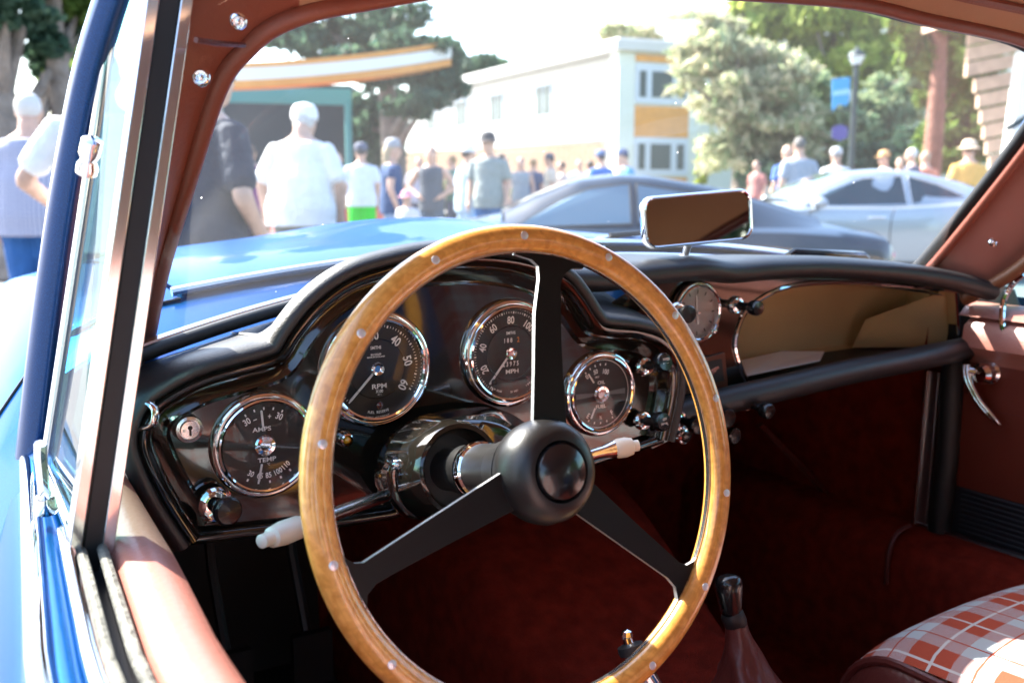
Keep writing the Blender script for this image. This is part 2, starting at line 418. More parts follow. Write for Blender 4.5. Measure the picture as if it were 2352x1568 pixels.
def stud(p, nrm, par, r=.010):
    mb = MB(); mb.lathe(p, nrm, [(r, 0), (r, .002), (r*.75, .004), (r*.55, .0035), (r*.45, .0025), (r*.25, .0045), (.0005, .005)], 20); mb.build('press_stud', 'chrome', par)
stud(Vector(on(547, 48, Y=.115)), (-.3, -.8, -.45), hd, .0066); stud(Vector(on(463, 180, Y=.125)), (-.45, -.8, .1), pl_, .0066)
stud(Vector(on(2281, 556, X=.738)), (-.6, -.75, .2), pr_, .0075)
# seam across the left pillar head
mb = MB(); mb.tube([on(450, 92, Y=.088), on(500, 100, Y=.105), on(560, 104, Y=.15)], .0022, 6); mb.build('seam', 'leather_maroon', pl_)
# roof skin and headlining
def roofz(x, y): q = (x-XC)/.62; return 1.425 - .065*q**2 - .05*abs(q)**5 - .10*max(0, -y-.55)**2 - .02*max(0, y)
mb = MB(); R = []
for j in range(17):
    y = .055-j*.1; row = []
    for i in range(21):
        q = -1+i/10; x = XC+q*(.66-.02*j/16); row.append(Vector((x, y, roofz(x, y)-.012)))
    R.append(row)
mb.rings(R, loop=False, cap=False); mb.build('headlining', 'headliner', car, 60)
mb = MB(); R = []
for j in range(18):
    y = .10-j*.10; row = []
    for i in range(21):
        q = -1+i/10; x = XC+q*.645; row.append(Vector((x, y, roofz(x, y)+.04)))
    R.append(row)
mb.rings(R, loop=False, cap=False); mb.build('roof', 'blue_paint', car, 60)
mb = MB(); mb.rings([[wstop(XC+q)+Vector((0, .004, -.004)), wstop(XC+q)*.5+Vector((XC+q, .10, roofz(XC+q, .1)+.04))*.5+Vector((0, 0, .008)), Vector((XC+q*1.12, .10, roofz(XC+q*1.12, .1)+.039))] for q in np.linspace(-.57, .57, 21)], loop=False, cap=False); mb.build('roof_front', 'blue_paint', car, 60)
# inner back of the cabin
mb = MB(); mb.rings([[Vector((XC+q*.70, -1.36+.06*(1-q*q)*-1, .40)), Vector((XC+q*.68, -1.42-.06*(1-q*q), .98)), Vector((XC+q*.62, -1.25-.05*(1-q*q), 1.33))] for q in np.linspace(-1, .35, 13)], loop=False, cap=False); mb.build('rear_trim', 'headliner', car, 60)
R = []
for q in np.linspace(.35, 1, 12):
    zb = .98+.40*(q-.35)**.8; R.append([Vector((XC+q*.68-.03*(zb-.98), -1.42-.06*(1-q*q)+.17*(zb-.98)/.35, zb)), Vector((XC+q*.62, -1.25-.05*(1-q*q), 1.335))])
mb = MB(); mb.rings(R, loop=False, cap=False); rq_ = mb.build('rear_trim', 'headliner', car, 60)
mb = MB(); mb.tube([r_[0] for r_ in R], .018, 10); mb.build('window_seal', 'leather_maroon', rq_)
# tail: rear deck, back window, rear sides
mb = MB(); R = []
for j in range(15):
    t = j/14; y = -1.45-1.15*t; row = []
    for i in range(21):
        q = -1+i/10; zz = .96-.08*t-.22*t*t-.10*abs(q)**3; row.append(Vector((XC+q*(.70-.15*t), y, zz)))
    R.append(row)
mb.rings(R, loop=False, cap=False); mb.build('rear_deck', 'blue_paint', car, 60)
for sd in (-1, 1):
    mb = MB(); R = []
    for j in range(11):
        y = -.72-1.85*j/10; zt = .90+.10*math.sin(min(1, j/5)*math.pi/2)-.35*max(0, (j-5)/5)**2; hw = .83-.18*(j/10)**2
        R.append([Vector((XC+sd*(hw-.10), y, zt)), Vector((XC+sd*(hw-.03), y, zt-.06)), Vector((XC+sd*hw, y, zt-.2)), Vector((XC+sd*hw, y, .3))])
    mb.rings(R, loop=False, cap=False); mb.build('rear_wing', 'blue_paint', car, 60)
    if sd > 0: continue
    mb = MB(); R = []
    for j in range(7):
        y = -.95-.6*j/6; R.append([Vector((XC+sd*.73, y, .97)), Vector((XC+sd*(.64), y, 1.33-.02*j))])
    mb.rings(R, loop=False, cap=False); mb.build('rear_quarter', 'blue_paint', car, 60)
for sd in (-1, 1):
    for wy in (1.55, -1.35):
        mb = MB(); mb.lathe((XC+sd*.62, wy, .33), (sd, 0, 0), [(.20, 0), (.30, 0), (.33, .03), (.33, .13), (.30, .16), (.21, .165), (.20, .15)], 36); tyre = mb.build('wheel', 'black_rubber', car)
        mb = MB(); mb.lathe((XC+sd*.66, wy, .33), (sd, 0, 0), [(.205, 0), (.205, .12), (.15, .10), (.06, .14), (.001, .15)], 36); mb.build('hub_cap', 'chrome', tyre)
# ---------------------------------------------------------------- driver's door, A pillar, quarter window
def dl(y, z=.86): return z+.012*math.sin((y+.3)*1.2)
door = None
ys = list(np.linspace(.40, -.95, 28))
def xo(y): return np.interp(y, [-.95, -.5, -.04, .57], [-.742, -.742, -.729, -.669])
def xi(y): return np.interp(y, [-.95, -.5, -.06, .18, .45], [-.705, -.705, -.697, -.678, -.655])
mb = MB()
mb.rings([[Vector((xi(y)+.006, y, .853)), Vector((xi(y)-.01, y, .862)), Vector((xo(y)+.012, y, .860)), Vector((xo(y)-.012, y, .845)), Vector((xo(y)-.04, y, .76)), Vector((xo(y)-.06, y, .6)), Vector((xo(y)-.045, y, .42)), Vector((xo(y)-.01, y, .30))] for y in ys], loop=False, cap=False)
door = mb.build('driver_door', 'blue_paint', car, 50)
mb = MB(); mb.tube([Vector((xo(y)+.004, y, .864)) for y in np.linspace(.56, -.95, 40)], .0075, 10, ref=(0, 0, 1)); mb.build('belt_moulding', 'chrome', door)
mb = MB(); mb.tube([Vector((xi(y), y, .868)) for y in np.linspace(.20, -.95, 30)], .0065, 10); mb.build('window_moulding', 'chrome', door)
mb = MB(); mb.rings([[Vector((xi(y)+.007, y, .868)), Vector((xi(y)+.012, y, .850)), Vector((xi(y)+.022, y, .850)), Vector((xi(y)+.028, y, .868))] for y in np.linspace(.20, -.95, 20)], loop=False, cap=False)
mb.build('window_channel', 'black_rubber', door, 30)
for k in (.009, .024):
    mb = MB(); mb.tube([Vector((xi(y)+k, y, .868)) for y in np.linspace(.18, -.95, 25)], .0042, 8); mb.build('felt_strip', mat('felt%d' % (k*1000), (.14, .14, .115), .8, 0, 0, (160, 1, 4, .004), (60, .5)), door)
mb = MB(); R = []
for y in np.linspace(.40, -.95, 34):
    xx = xi(y)+.030; wd = .050-.012*max(0, (y-.1)/.3); R.append([Vector((xx, y, .862)), Vector((xx+.006, y, .872)), Vector((xx+wd*.5, y, .876)), Vector((xx+wd*.85, y, .866)), Vector((xx+wd, y, .845)), Vector((xx+wd*1.02, y, .80)), Vector((xx+wd*.9, y, .70)), Vector((xx+wd*.9, y, .40))])
mb.rings(R, loop=False, cap=False); mb.build('door_capping', 'leather_door', door, 60)
# blue A pillar (outside), swept from the scuttle to the roof
def apillar(sd):
    c = [(-.668, .49, .855), (-.660, .45, .94), (-.648, .40, 1.05), (-.634, .33, 1.17), (-.618, .26, 1.27), (-.59, .17, 1.36), (-.56, .05, 1.39)]
    c = [Vector((XC+(p[0]+.003-XC)*(-1 if sd > 0 else 1), p[1], p[2])) for p in c]
    mb = MB(); pts = spline(c, 5); mb.tube(pts, [.0255-.0105*min(1, 1.25*i/len(pts)) for i in range(len(pts))], 14, flat=.8, ref=(0, 1, .3)); return mb.build('windscreen_pillar', 'blue_paint_shaded', car, 60)
ap = apillar(-1); apillar(1)
# pillar joint: bright sleeve
q = on(208, 345, X=-.647); dpl = Vector((.03, -.12, .22)).normalized()
mb = MB(); mb.lathe(q-dpl*.02, dpl, [(.005, 0), (.0078, .001), (.008, .007), (.006, .011), (.0062, .013), (.008, .017), (.0075, .028), (.004, .030)], 20); mb.build('hinge_collar', 'chrome', ap)
# quarter window: frame, glass
B0 = Vector((-.672, .175, .862)); B1 = Vector((-.578, .165, 1.335))
H0 = Vector((-.664, .435, .868)); H1 = Vector((-.606, .245, 1.30))
mb = MB(); mb.add([B0, H0, H1, B1, *[p+Vector((.004, 0, 0)) for p in (B0, H0, H1, B1)]], [(0, 1, 2, 3), (4, 7, 6, 5), (0, 4, 5, 1), (1, 5, 6, 2), (2, 6, 7, 3), (3, 7, 4, 0)])
qw = mb.build('quarter_window', 'vent_glass', car, 0)
def bar(a, b, wx, wy, name, m, par, bev=.002):
    d = (b-a).normalized(); x = Vector((1, 0, 0)); x = (x-d*x.dot(d)).normalized(); y = d.cross(x)
    mb = MB(); mb.rings([[p+x*(sx*wx)+y*(sy*wy) for sx, sy in ((-1, -1), (1, -1), (1, 1), (-1, 1))] for p in (a, b)]); return mb.build(name, m, par, 30, bevel=bev)
v1 = Vector((0, -.013, 0))
bar(B0+Vector((.002, -.012, -.02)), B1+v1, .0105, .010, 'division_bar', 'trim_alu', qw)
bar(B0+Vector((.002, -.0225, -.03)), B1+Vector((.002, -.0225, 0)), .0072, .006, 'rubber_channel', 'rubber_seal', qw, .001)
for s_ in (-1, 1): bar(B0+Vector((.002+s_*.0122, -.023, -.02)), B1+Vector((.002+s_*.0122, -.023, 0)), .0046, .009, 'channel_lip', 'trim_alu', qw, .001)
mb = MB(); mb.tube([H0+Vector((.002, -.006, 0)), H1+Vector((.002, -.006, 0))], .0055, 10); mb.build('vent_frame', 'chrome', qw)
mb = MB(); mb.tube([B0+Vector((.002, .0, .002)), H0+Vector((.002, 0, .002))], .006, 10); mb.build('vent_frame', 'chrome', qw)
mb = MB(); a_ = B0+Vector((-.012, .07, .02)); mb.tube([a_, a_+Vector((-.004, -.03, .05)), a_+Vector((-.004, -.035, .06))], .005, 8); mb.lathe(a_+Vector((0, 0, -.01)), (0, 0, 1), [(.008, 0), (.010, .004), (.008, .016), (.004, .018)], 14); mb.build('vent_catch', 'chrome', qw)
# wing shut line and sunlit left scuttle corner pad is part of the dash below
# ---------------------------------------------------------------- dashboard
YD = .33
def dp(u, v, y=None): return on(u, v, Y=YD if y is None else y)
OUT = [(436, 1238), (372, 1140), (326, 1040), (321, 990), (337, 948), (372, 913), (457, 868), (545, 842), (612, 824), (641, 808), (667, 766), (720, 702), (797, 646), (888, 615), (990, 595), (1102, 592), (1200, 605), (1285, 639), (1327, 685), (1362, 738), (1386, 752), (1454, 759), (1506, 776), (1538, 811), (1546, 868), (1538, 931), (1520, 1008), (1475, 1023), (1355, 1062), (1200, 1106), (1000, 1155), (892, 1182), (748, 1203), (551, 1225)]
o3 = [dp(u, v) for u, v in OUT]
top = spline(o3[:27], 4); bot = o3[27:]
outline = top+bot
def offs(P, d, closed=False):                  # outline pushed outwards in the dash plane
    out = []
    k = len(P)
    for i in range(k):
        a = P[max(i-1, 0)]; b = P[min(i+1, k-1)]; t = (b-a); nrm = Vector((-t.z, 0, t.x)).normalized()
        out.append(P[i]+nrm*d)
    return out
mb = MB(); n_ = len(outline)
mb.prism([p+Vector((0, .010, 0)) for p in outline], (0, .008, 0))
panel = mb.build('instrument_panel', 'lacquer', car, 30)
# rolled lip round the panel
R = []
for i, p in enumerate(top):
    row = []
    A, B = offs(top, 1)[i]-top[i], Vector((0, -1, 0))
    for d_, h_ in ((-.034, -.012), (-.027, -.006), (-.020, -.010), (-.013, .002), (-.006, .012), (0, .013), (.003, .006)):
        row.append(p+A*d_+B*h_)
    R.append(row)
mb = MB(); mb.rings(R, loop=False, cap=False); mb.build('panel_lip', 'lacquer', panel, 70)
mb = MB(); mb.tube([p+Vector((0, .002, 0)) for p in [top[-1]]+bot+[top[0]]], .007, 8); mb.build('panel_lower_lip', 'lacquer', panel, 70)
# padded leather hood round the panel, running forward to the screen
R = []; off1 = offs(top, 1)
for i, p in enumerate(top):
    A = off1[i]-top[i]; row = []
    fwd_ = max(.04, (wsbase(max(p.x, -.6)).y-.004)-YD)
    for d_, y_ in ((.001, .004), (.002, -.006), (.006, -.013), (.012, -.013), (.017, -.007), (.020, .006), (.021, .03), (.021, .10), (.021, fwd_)):
        q = p+A*d_+Vector((0, min(y_, fwd_), 0))
        if y_ > .02:
            tt = min(1, (y_-.006)/max(.05, fwd_)); q.z = q.z*(1-tt)+(wsbase(max(p.x, -.6)).z-.010)*tt - .02*math.sin(tt*math.pi)*(q.z > 1.0)
        row.append(q)
    R.append(row)
mb = MB(); mb.rings(R, loop=False, cap=False); pad = mb.build('dash_hood', 'leather_black', car, 70)
# gauges -----------------------------------------------------------------
def gauge(u, v, hv, y, dial_mat='dial'):
    c = on(u, v, Y=y+.008); r = px(c, hv); c = c+Vector((0, -.004, 0))
    def g(a, b, h): return c+Vector((a*r, -h*r, b*r))
    mb = MB(); mb.lathe(c+Vector((0, .006, 0)), (0, -1, 0), [(r, 0), (r, .003), (r*.99, .0055), (r*.965, .0075), (r*.94, .0082), (r*.92, .0072), (r*.912, .0066), (r*.90, .0088), (r*.875, .0108), (r*.845, .0116), (r*.815, .0105), (r*.795, .007), (r*.785, .002), (r*.78, -.002)], 72, cap=False)
    G = mb.build('gauge', 'chrome', car, 25)
    mb = MB(); mb.lathe(c+Vector((0, .004, 0)), (0, -1, 0), [(r*.90, 0), (r*.90, .001), (.0005, .0012)], 48); mb.build('dial', dial_mat, G, 30)
    return c, r, G, (lambda a, b, h=.0016/1: c+Vector((a*r, .004-.0016-h, b*r)))
def gglass(c, r, G):
    mb = MB(); mb.lathe(c, (0, -1, 0), [(r*.82, .003), (r*.5, .0045), (.0005, .005)], 40); mb.build('glass', 'dial_glass', G, 60)
def needle(c, r, G, ang, L, tail=.0, boss=.12, w=.018):
    a = math.radians(ang); d = Vector((math.sin(a), 0, math.cos(a))); s_ = Vector((math.cos(a), 0, -math.sin(a)))
    o = c+Vector((0, .0008, 0)); w *= r
    mb = MB(); mb.prism([o-d*(tail*r)-s_*w, o-d*(tail*r)+s_*w, o+d*(L*r*.97)+s_*w*1.1, o+d*(L*r), o+d*(L*r*.97)-s_*w*1.1], (0, .001, 0)); mb.build('needle', 'needle', G, 0)
    if boss:
        mb = MB(); mb.lathe(c+Vector((0, .003, 0)), (0, -1, 0), [(boss*r, 0), (boss*r, .004), (boss*r*.85, .006), (boss*r*.55, .0055), (boss*r*.5, .003), (.0005, .003)], 28); mb.build('boss', 'chrome', G, 30)
def dialtext(mb, pl, items):
    for it in items:
        s_, a, b, size, rot = it[:5]; mi = it[5] if len(it) > 5 else 0; sx = it[6] if len(it) > 6 else .8
        txt(mb, s_, size, lambda x, y, a=a, b=b: pl(a+x, b+y), math.radians(rot), sx, mi)
def ticks(mb, pl, a0, a1, n, r0, r1, w, big=0, rb=None, wb=None):
    for i in range(n+1):
        a = math.radians(a0+(a1-a0)*i/n); isb = big and i % big == 0
        ra, rb_, ww = (rb, r1, wb) if isb else (r0, r1, w)
        sn, cs = math.sin(a), math.cos(a)
        mb.add([pl(ra*sn-ww*cs, ra*cs+ww*sn), pl(ra*sn+ww*cs, ra*cs-ww*sn), pl(rb_*sn+ww*cs, rb_*cs-ww*sn), pl(rb_*sn-ww*cs, rb_*cs+ww*sn)], [(0, 1, 2, 3)])
def ringline(mb, pl, r, w, n=60):
    vs = []; fs = []
    for i in range(n):
        a = 2*math.pi*i/n; vs += [pl((r-w)*math.sin(a), (r-w)*math.cos(a)), pl((r+w)*math.sin(a), (r+w)*math.cos(a))]
    for i in range(n): j = (i+1) % n; fs.append((2*i, 2*i+1, 2*j+1, 2*j))
    mb.add(vs, fs)
# rev counter
c, r, G, pl = gauge(864, 846, 137, YD)
mb = MB()
for k in range(0, 7):
    a = -135+43.2*k; ra = math.radians(a)
    if k: dialtext(mb, pl, [('%d' % (k*10), .56*math.sin(ra), .56*math.cos(ra), .22, -a if k < 5 else (-a*.95))])
ticks(mb, pl, -135, 124, 60, .71, .745, .005, 5, .70, .013)
dialtext(mb, pl, [('SMITHS', -.02, .36, .075, 0), ('RN 2352/00', -.02, .245, .048, 0), ('MADE IN ENGLAND', -.02, .205, .036, 0, 0, 1.0), ('RPM', .03, -.30, .115, 0, 0, 1.3), ('X100', .03, -.385, .075, 0), ('4 1 1', .03, -.44, .04, 0)])
for k, ch in enumerate('FUEL RESERVE'):
    a = math.radians(194-28*k/11); dialtext(mb, pl, [(ch, .74*math.sin(a), .74*math.cos(a), .062, math.degrees(-a)+180)])
mb.build('dial_print', 'print', G, 0)
mb = MB(); ringline(mb, pl, .50, .006); mb.build('dial_ring', 'black_plastic', G, 0)
mb = MB(); mb.lathe(pl(.02, -.62), (0, -1, 0), [(.06*r, 0), (.06*r, .002), (.03*r, .004), (.0005, .0045)], 18); mb.build('warning_lamp', 'ruby', G)
needle(c, r, G, -135, .72); gglass(c, r, G)
# speedometer
c, r, G, pl = gauge(1170, 810, 126, YD)
mb = MB()
for k in range(1, 9):
    v_ = k*20; a = 38*(v_-80)/20; ra = math.radians(a)
    if v_ <= 140: dialtext(mb, pl, [('%d' % v_, .60*math.sin(ra), .60*math.cos(ra), .19, -a)])
ticks(mb, pl, -148, 142, 76, .73, .765, .005, 5, .725, .014)
dialtext(mb, pl, [('SMITHS', .0, .37, .075, 0), ('1 8 8', -.06, .235, .115, 0), ('2', .16, .235, .13, 0, 1), ('2 3 9 7 5', .0, -.20, .12, 0), ('MPH', .03, -.34, .11, 0, 0, 1.3)])
for w_, a0, a1 in (('IGNITION', 152, 128), ('MAIN BEAM', 215, 197), ('SN 4451', 180, 168)):
    for k, ch in enumerate(w_):
        a = math.radians(a0+(a1-a0)*k/(len(w_)-1)); dialtext(mb, pl, [(ch, .72*math.sin(a), .72*math.cos(a), .05, math.degrees(-a)+180)])
mb.build('dial_print', ['print', 'print_orange'], G, 0)
mb = MB(); ringline(mb, pl, .50, .006); mb.build('dial_ring', 'black_plastic', G, 0)
for sx_, mm in ((-.36, 'black_plastic'), (.36, 'ruby')):
    mb = MB(); mb.lathe(pl(sx_, -.50), (0, -1, 0), [(.055*r, 0), (.055*r, .002), (.03*r, .004), (.0005, .0045)], 18); mb.build('warning_lamp', mm, G)
needle(c, r, G, -140, .70); gglass(c, r, G)
# ammeter and thermometer
c, r, G, pl = gauge(607, 1020, 125, YD)
mb = MB()
dialtext(mb, pl, [('30', -.32, .47, .17, 28), ('–', -.17, .50, .15, 15), ('+', .10, .52, .15, -10), ('30', .28, .50, .17, -25), ('AMPS', -.05, .30, .115, 0, 0, 1.25), ('TEMP', .02, -.28, .115, 0, 0, 1.25), ('°C', .05, -.37, .06, 0)])
for s_, a in (('30', -150), ('65', -168), ('85', 176), ('100', 158), ('110', 140)):
    ra = math.radians(a); dialtext(mb, pl, [(s_, .58*math.sin(ra), .58*math.cos(ra), .145, -a+180)])
ticks(mb, pl, 140, 210, 4, .68, .73, .018); ticks(mb, pl, -30, 30, 4, .66, .71, .014)
mb.build('dial_print', 'print', G, 0)
needle(c, r, G, -4, .66, -.32, .20); needle(c, r, G, 192, .70, -.36, 0); gglass(c, r, G)
# oil pressure and fuel
c, r, G, pl = gauge(1377, 903, 100, YD)
mb = MB()
dialtext(mb, pl, [('0', -.40, .43, .16, 40), ('50', -.16, .52, .15, 14), ('100', .12, .50, .16, -12), ('LB/IN²', -.12, .40, .055, 0), ('OIL', .0, .26, .11, 0, 0, 1.25), ('FUEL', .0, -.30, .11, 0, 0, 1.25), ('E', -.36, -.48, .17, -35), ('½', -.0, -.56, .12, 0), ('F', .32, -.48, .17, 33)])
ticks(mb, pl, -40, 10, 4, .66, .71, .016); ticks(mb, pl, 150, 210, 4, .66, .71, .016); ringline(mb, pl, .79, .012)
mb.build('dial_print', 'print', G, 0)
M['dial_flash'] = mat('dial_flash', (.16, .17, .18), .5)
for sg in (-1, 1):
    mb = MB(); mb.add([pl(sg*.2, -.036), pl(sg*.7, -.066), pl(sg*.7, .066), pl(sg*.2, .036)], [(0, 1, 2, 3)]); mb.build('dial_flash', 'dial_flash', G, 0)
needle(c, r, G, -36, .62, -.34, .21); needle(c, r, G, 206, .62, -.36, 0); gglass(c, r, G)
# ---------------------------------------------------------------- passenger side of the dash
YP = .395
def ppan(u, v): return on(u, v, Y=YP)
# fascia with the glove box opening cut out: built as pieces round the opening
gl = [(1722, 890), (1703, 850), (1688, 800), (1692, 762), (1710, 718), (1740, 690), (1790, 664), (1850, 652), (1950, 648), (2060, 655), (2196, 668)]
gb = [(2196, 668), (2201, 730), (2206, 810)]
g3 = spline([ppan(*p) for p in gl], 5)
gr3 = [ppan(*p) for p in gb]
mb = MB()
R = []
ftop = [on(u, v, Y=YP) for u, v in ((1480, 1010), (1440, 850), (1400, 760), (1400, 700), (1480, 655), (1560, 640), (1640, 640), (1740, 636), (1850, 628), (2000, 634), (2120, 645), (2225, 655))]
ft = spline(ftop, 5)
m_ = min(len(ft), len(g3))
A = [g3[int(i*(len(g3)-1)/60)] for i in range(61)]; B = [ft[int(i*(len(ft)-1)/60)] for i in range(61)]
mb.rings([[a, a.lerp(b, .5), b] for a, b in zip(A, B)], loop=False, cap=False)
mb.rings([[p, Vector((p.x+.06, YP, p.z))] for p in gr3], loop=False, cap=False)
fas = mb.build('fascia', 'lacquer', car, 40)
mb = MB(); lowp = [ppan(1480, 1010), ppan(1722, 890), ppan(2206, 810), ppan(2260, 795), ppan(2260, 812), ppan(1990, 868), ppan(1700, 932), ppan(1500, 1030)]
mb.prism([p+Vector((0, .001, 0)) for p in lowp], (0, .01, 0)); mb.build('lower_fascia', 'lacquer', fas, 0)
mb = MB(); mb.tube(g3+gr3[1:], .0042, 8); mb.build('glovebox_rim', 'chrome', fas)
# glove box interior
mb = MB(); loop = g3+gr3[1:]
cx = sum((p.x for p in loop))/len(loop); cz = sum((p.z for p in loop))/len(loop)
R = []
for h, sc in ((0, 1.0), (.04, 1.0), (.09, .97), (.115, .85), (.12, .4), (.12, .02)):
    R.append([Vector((cx+(p.x-cx)*sc, YP+.001+h, cz+(p.z-cz)*sc)) for p in loop])
mb.rings(R, loop=True, cap=False); gbx = mb.build('glovebox_lining', 'tan_lining', car, 35)
mb = MB(); q0 = ppan(2070, 790); q1 = ppan(2196, 670); q2 = ppan(2204, 800)
e_ = [Vector((q1.x-.002, YP+.02, q1.z)), Vector((q2.x-.002, YP+.02, q2.z)), Vector((q0.x, YP+.10, q0.z-.02)), Vector((q0.x+.02, YP+.09, q0.z+.03)), Vector((q0.x+.06, YP+.06, q1.z-.03))]
mb.prism(e_, (.003, 0, 0)); mb.build('glovebox_side', 'tan_lining', gbx, 0)
# leather roll above the fascia and its top to the screen
fr = [on(1290, 640, Y=YP-.012), on(1400, 642, Y=YP-.012), on(1480, 630, Y=YP-.012), on(1560, 622, Y=YP-.014), on(1620, 618, Y=YP-.018), on(1690, 625, Y=YP-.014), on(1780, 618, Y=YP-.018), on(1900, 615, Y=YP-.022), on(2050, 624, Y=YP-.03), on(2160, 638, Y=YP-.045), on(2240, 655, Y=YP-.07), on(2282, 668, Y=YP-.09)]
R = []
for i, p in enumerate(spline(fr, 6)):
    h = .024
    yb = max(p.y+.05, wsbase(min(p.x, .72)).y-.03); row = []
    for dy, dz in ((.03, -.013), (.010, -.017), (-.004, -.014), (-.011, -.005), (-.011, .005), (-.004, .012), (.010, .016), (.03, .017)):
        row.append(p+Vector((0, dy, dz)))
    row.append(Vector((p.x, yb, max(p.z+.012, wsbase(p.x).z+.005))))
    R.append(row)
mb = MB(); mb.rings(R, loop=False, cap=False); mb.add(R[-1], [tuple(range(len(R[-1])))]); ppad = mb.build('dash_roll', 'leather_black', car, 70)
# demister slots on top
def slot(u0, u1, v, y):
    a = on(u0, v, Y=y); b = on(u1, v+6, Y=y); mb = MB(); mb.tube([a, a+Vector((.01, 0, .006)), b+Vector((-.01, 0, .006)), b], .007, 8); mb.build('demister_vent', 'black_plastic', ppad)
slot(1812, 1990, 588, .47)
# grab rail
rail = spline([on(1540, 958, Y=.37), on(1600, 938, Y=.365), on(1678, 917, Y=.36), on(1800, 889, Y=.352), on(1945, 855, Y=.348), on(2080, 829, Y=.345), on(2170, 810, Y=.345), on(2237, 796, Y=.352)], 6)
mb = MB(); mb.tube(rail, [.012]+[.0195]*(len(rail)-2)+[.017], 16); mb.build('grab_rail', 'leather_black', car, 60)
# clock
c, r, G, pl = gauge(1598, 717, 73, YP, 'clock_dial') if False else (None, None, None, None)
M['clock_dial'] = mat('clock_dial', (.34, .34, .33), .35)
c, r, G, pl = gauge(1598, 717, 73, YP-.014, 'clock_dial')
mb = MB(); ticks(mb, pl, 0, 330, 11, .60, .72, .02); mb.build('dial_print', 'dial', G, 0)
needle(c, r, G, -5, .55, .0, .06, .022); needle(c, r, G, 172, .38, .0, 0, .026)
for sx_ in (-.62, .62):
    p_ = c+Vector((sx_*r, -.006, -.62*r)); mb = MB(); mb.tube([p_+Vector((-sx_*.25*r, 0, .02*r)), p_, p_+Vector((sx_*.2*r, 0, .2*r))], .0022, 8); mb.ell(p_, (.0035, .003, .0035), 8); mb.build('clock_clip', 'chrome', G)
gglass(c, r, G)
# badge plate: winged emblem
a_ = ppan(1570, 850); plate = [(1560, 836), (1661, 808), (1668, 886), (1562, 906)]
mb = MB(); mb.prism([ppan(*p)+Vector((0, -.004, 0)) for p in plate], (0, .004, 0)); bd = mb.build('badge_plate', mat('badge_brown', (.12, .035, .015), .4), car, 0, bevel=.001)
mb = MB(); mb.prism([ppan(*p)+Vector((0, -.0055, 0)) for p in ((1570, 842), (1652, 822), (1657, 872), (1570, 890))], (0, .002, 0)); mb.build('badge_field', 'dial', bd, 0)
mb = MB()
for sg in (-1, 1):
    for k in range(3):
        u_ = 1612; pts_ = [(u_+sg*6, 850+k*7), (u_+sg*(30-6*k), 842+k*7-sg*3), (u_+sg*(33-7*k), 847+k*7-sg*3), (u_+sg*6, 855+k*7)]
        mb.prism([ppan(*p)+Vector((0, -.007, 0)) for p in pts_], (0, .001, 0))
mb.prism([ppan(*p)+Vector((0, -.0072, 0)) for p in ((1604, 847), (1620, 845), (1620, 866), (1604, 868))], (0, .0012, 0)); mb.build('badge_wings', 'alu', bd, 0)
# ---------------------------------------------------------------- knobs, lock, lamp
def knob(u, v, y, d, L, rk, rs, collar=True, label=None, face=None):
    base = on(u, v, Y=y); d = Vector(d).normalized()
    mb = MB(); mb.lathe(base, d, [(rs, 0), (rs, L*.55), (rs*.9, L*.62), (rk*.95, L*.72), (rk, L*.78), (rk, L*.94), (rk*.85, L), (.0005, L*1.02)], 24); k = mb.build('knob', 'black_plastic', car, 35)
    if collar:
        mb = MB(); mb.lathe(base, d, [(rs*2.1, -.002), (rs*2.2, .003), (rs*1.9, .006), (rs*1.6, .0055), (rs*1.55, .009), (rs*1.1, .010)], 24, cap=False); mb.build('collar', 'chrome', k, 30)
    if face:
        x, y_, dd = frame_axes(d); e = base+d*(L*1.0)
        xx = Vector((1, 0, 0)); zz = Vector((0, 0, 1))
        mb = MB()
        for k_, s_ in enumerate(face): txt(mb, s_, rk*.38, lambda a, b, k_=k_: e+xx*a+zz*(b+rk*(.25-.5*k_))+d*.0012)
        mb.build('knob_print', 'print', k, 0)
    return k
knob(494, 1158, YD, (.15, -1, .02), .034, .0145, .0085)
knob(1478, 842, YD, (.0, -1, .3), .045, .0125, .0058, face=('WIPER', 'PARK'))
knob(1474, 966, YD, (.0, -1, .18), .045, .0125, .0058, face=('OFF', 'PANEL'))
knob(1553, 716, YD+.02, (-.1, -1, 0), .03, .012, .006)
knob(1688, 700, YP, (-.05, -1, 0), .05, .011, .006)
knob(1712, 924, .36, (0.03, -1, -.1), .048, .0115, .0055)
knob(1556, 962, .355, (.1, -1, -.05), .04, .013, .006); knob(1566, 998, .355, (-.05, -1, -.05), .012, .008, .006)
knob(1640, 950, .36, (.05, -1, -.05), .03, .014, .006, False); knob(1655, 990, .36, (.05, -1, -.05), .03, .012, .005, False)
b_ = on(435, 986, Y=YD); mb = MB(); rr = px(b_, 33)
mb.lathe(b_+Vector((0, .01, 0)), (0, -1, 0), [(rr, 0), (rr, .006), (rr*.92, .011), (rr*.72, .012), (rr*.70, .009), (rr*.66, .009), (rr*.62, .013), (rr*.3, .0135), (.0005, .0135)], 36); lk = mb.build('ignition_lock', 'alu', car, 25)
mb = MB(); mb.lathe(b_+Vector((0, -.0035, rr*.16)), (0, -1, 0), [(rr*.16, 0), (rr*.16, .0006), (.0004, .0006)], 16); mb.box(b_+Vector((-rr*.07, -.0042, -rr*.38)), b_+Vector((rr*.07, -.0034, rr*.2))); mb.build('keyhole', 'black_rubber', lk, 0)
mb = MB()
for sg in (-1, 1): txt(mb, 'FS' if sg < 0 else '919', rr*.24, lambda a, b, sg=sg: b_+Vector((sg*rr*.42+a, -.0037, b)), math.radians(-75*sg))
mb.build('lock_stamp', 'dull_metal', lk, 0)
b_ = on(795, 1009, Y=YD); rr = px(b_, 19); mb = MB()
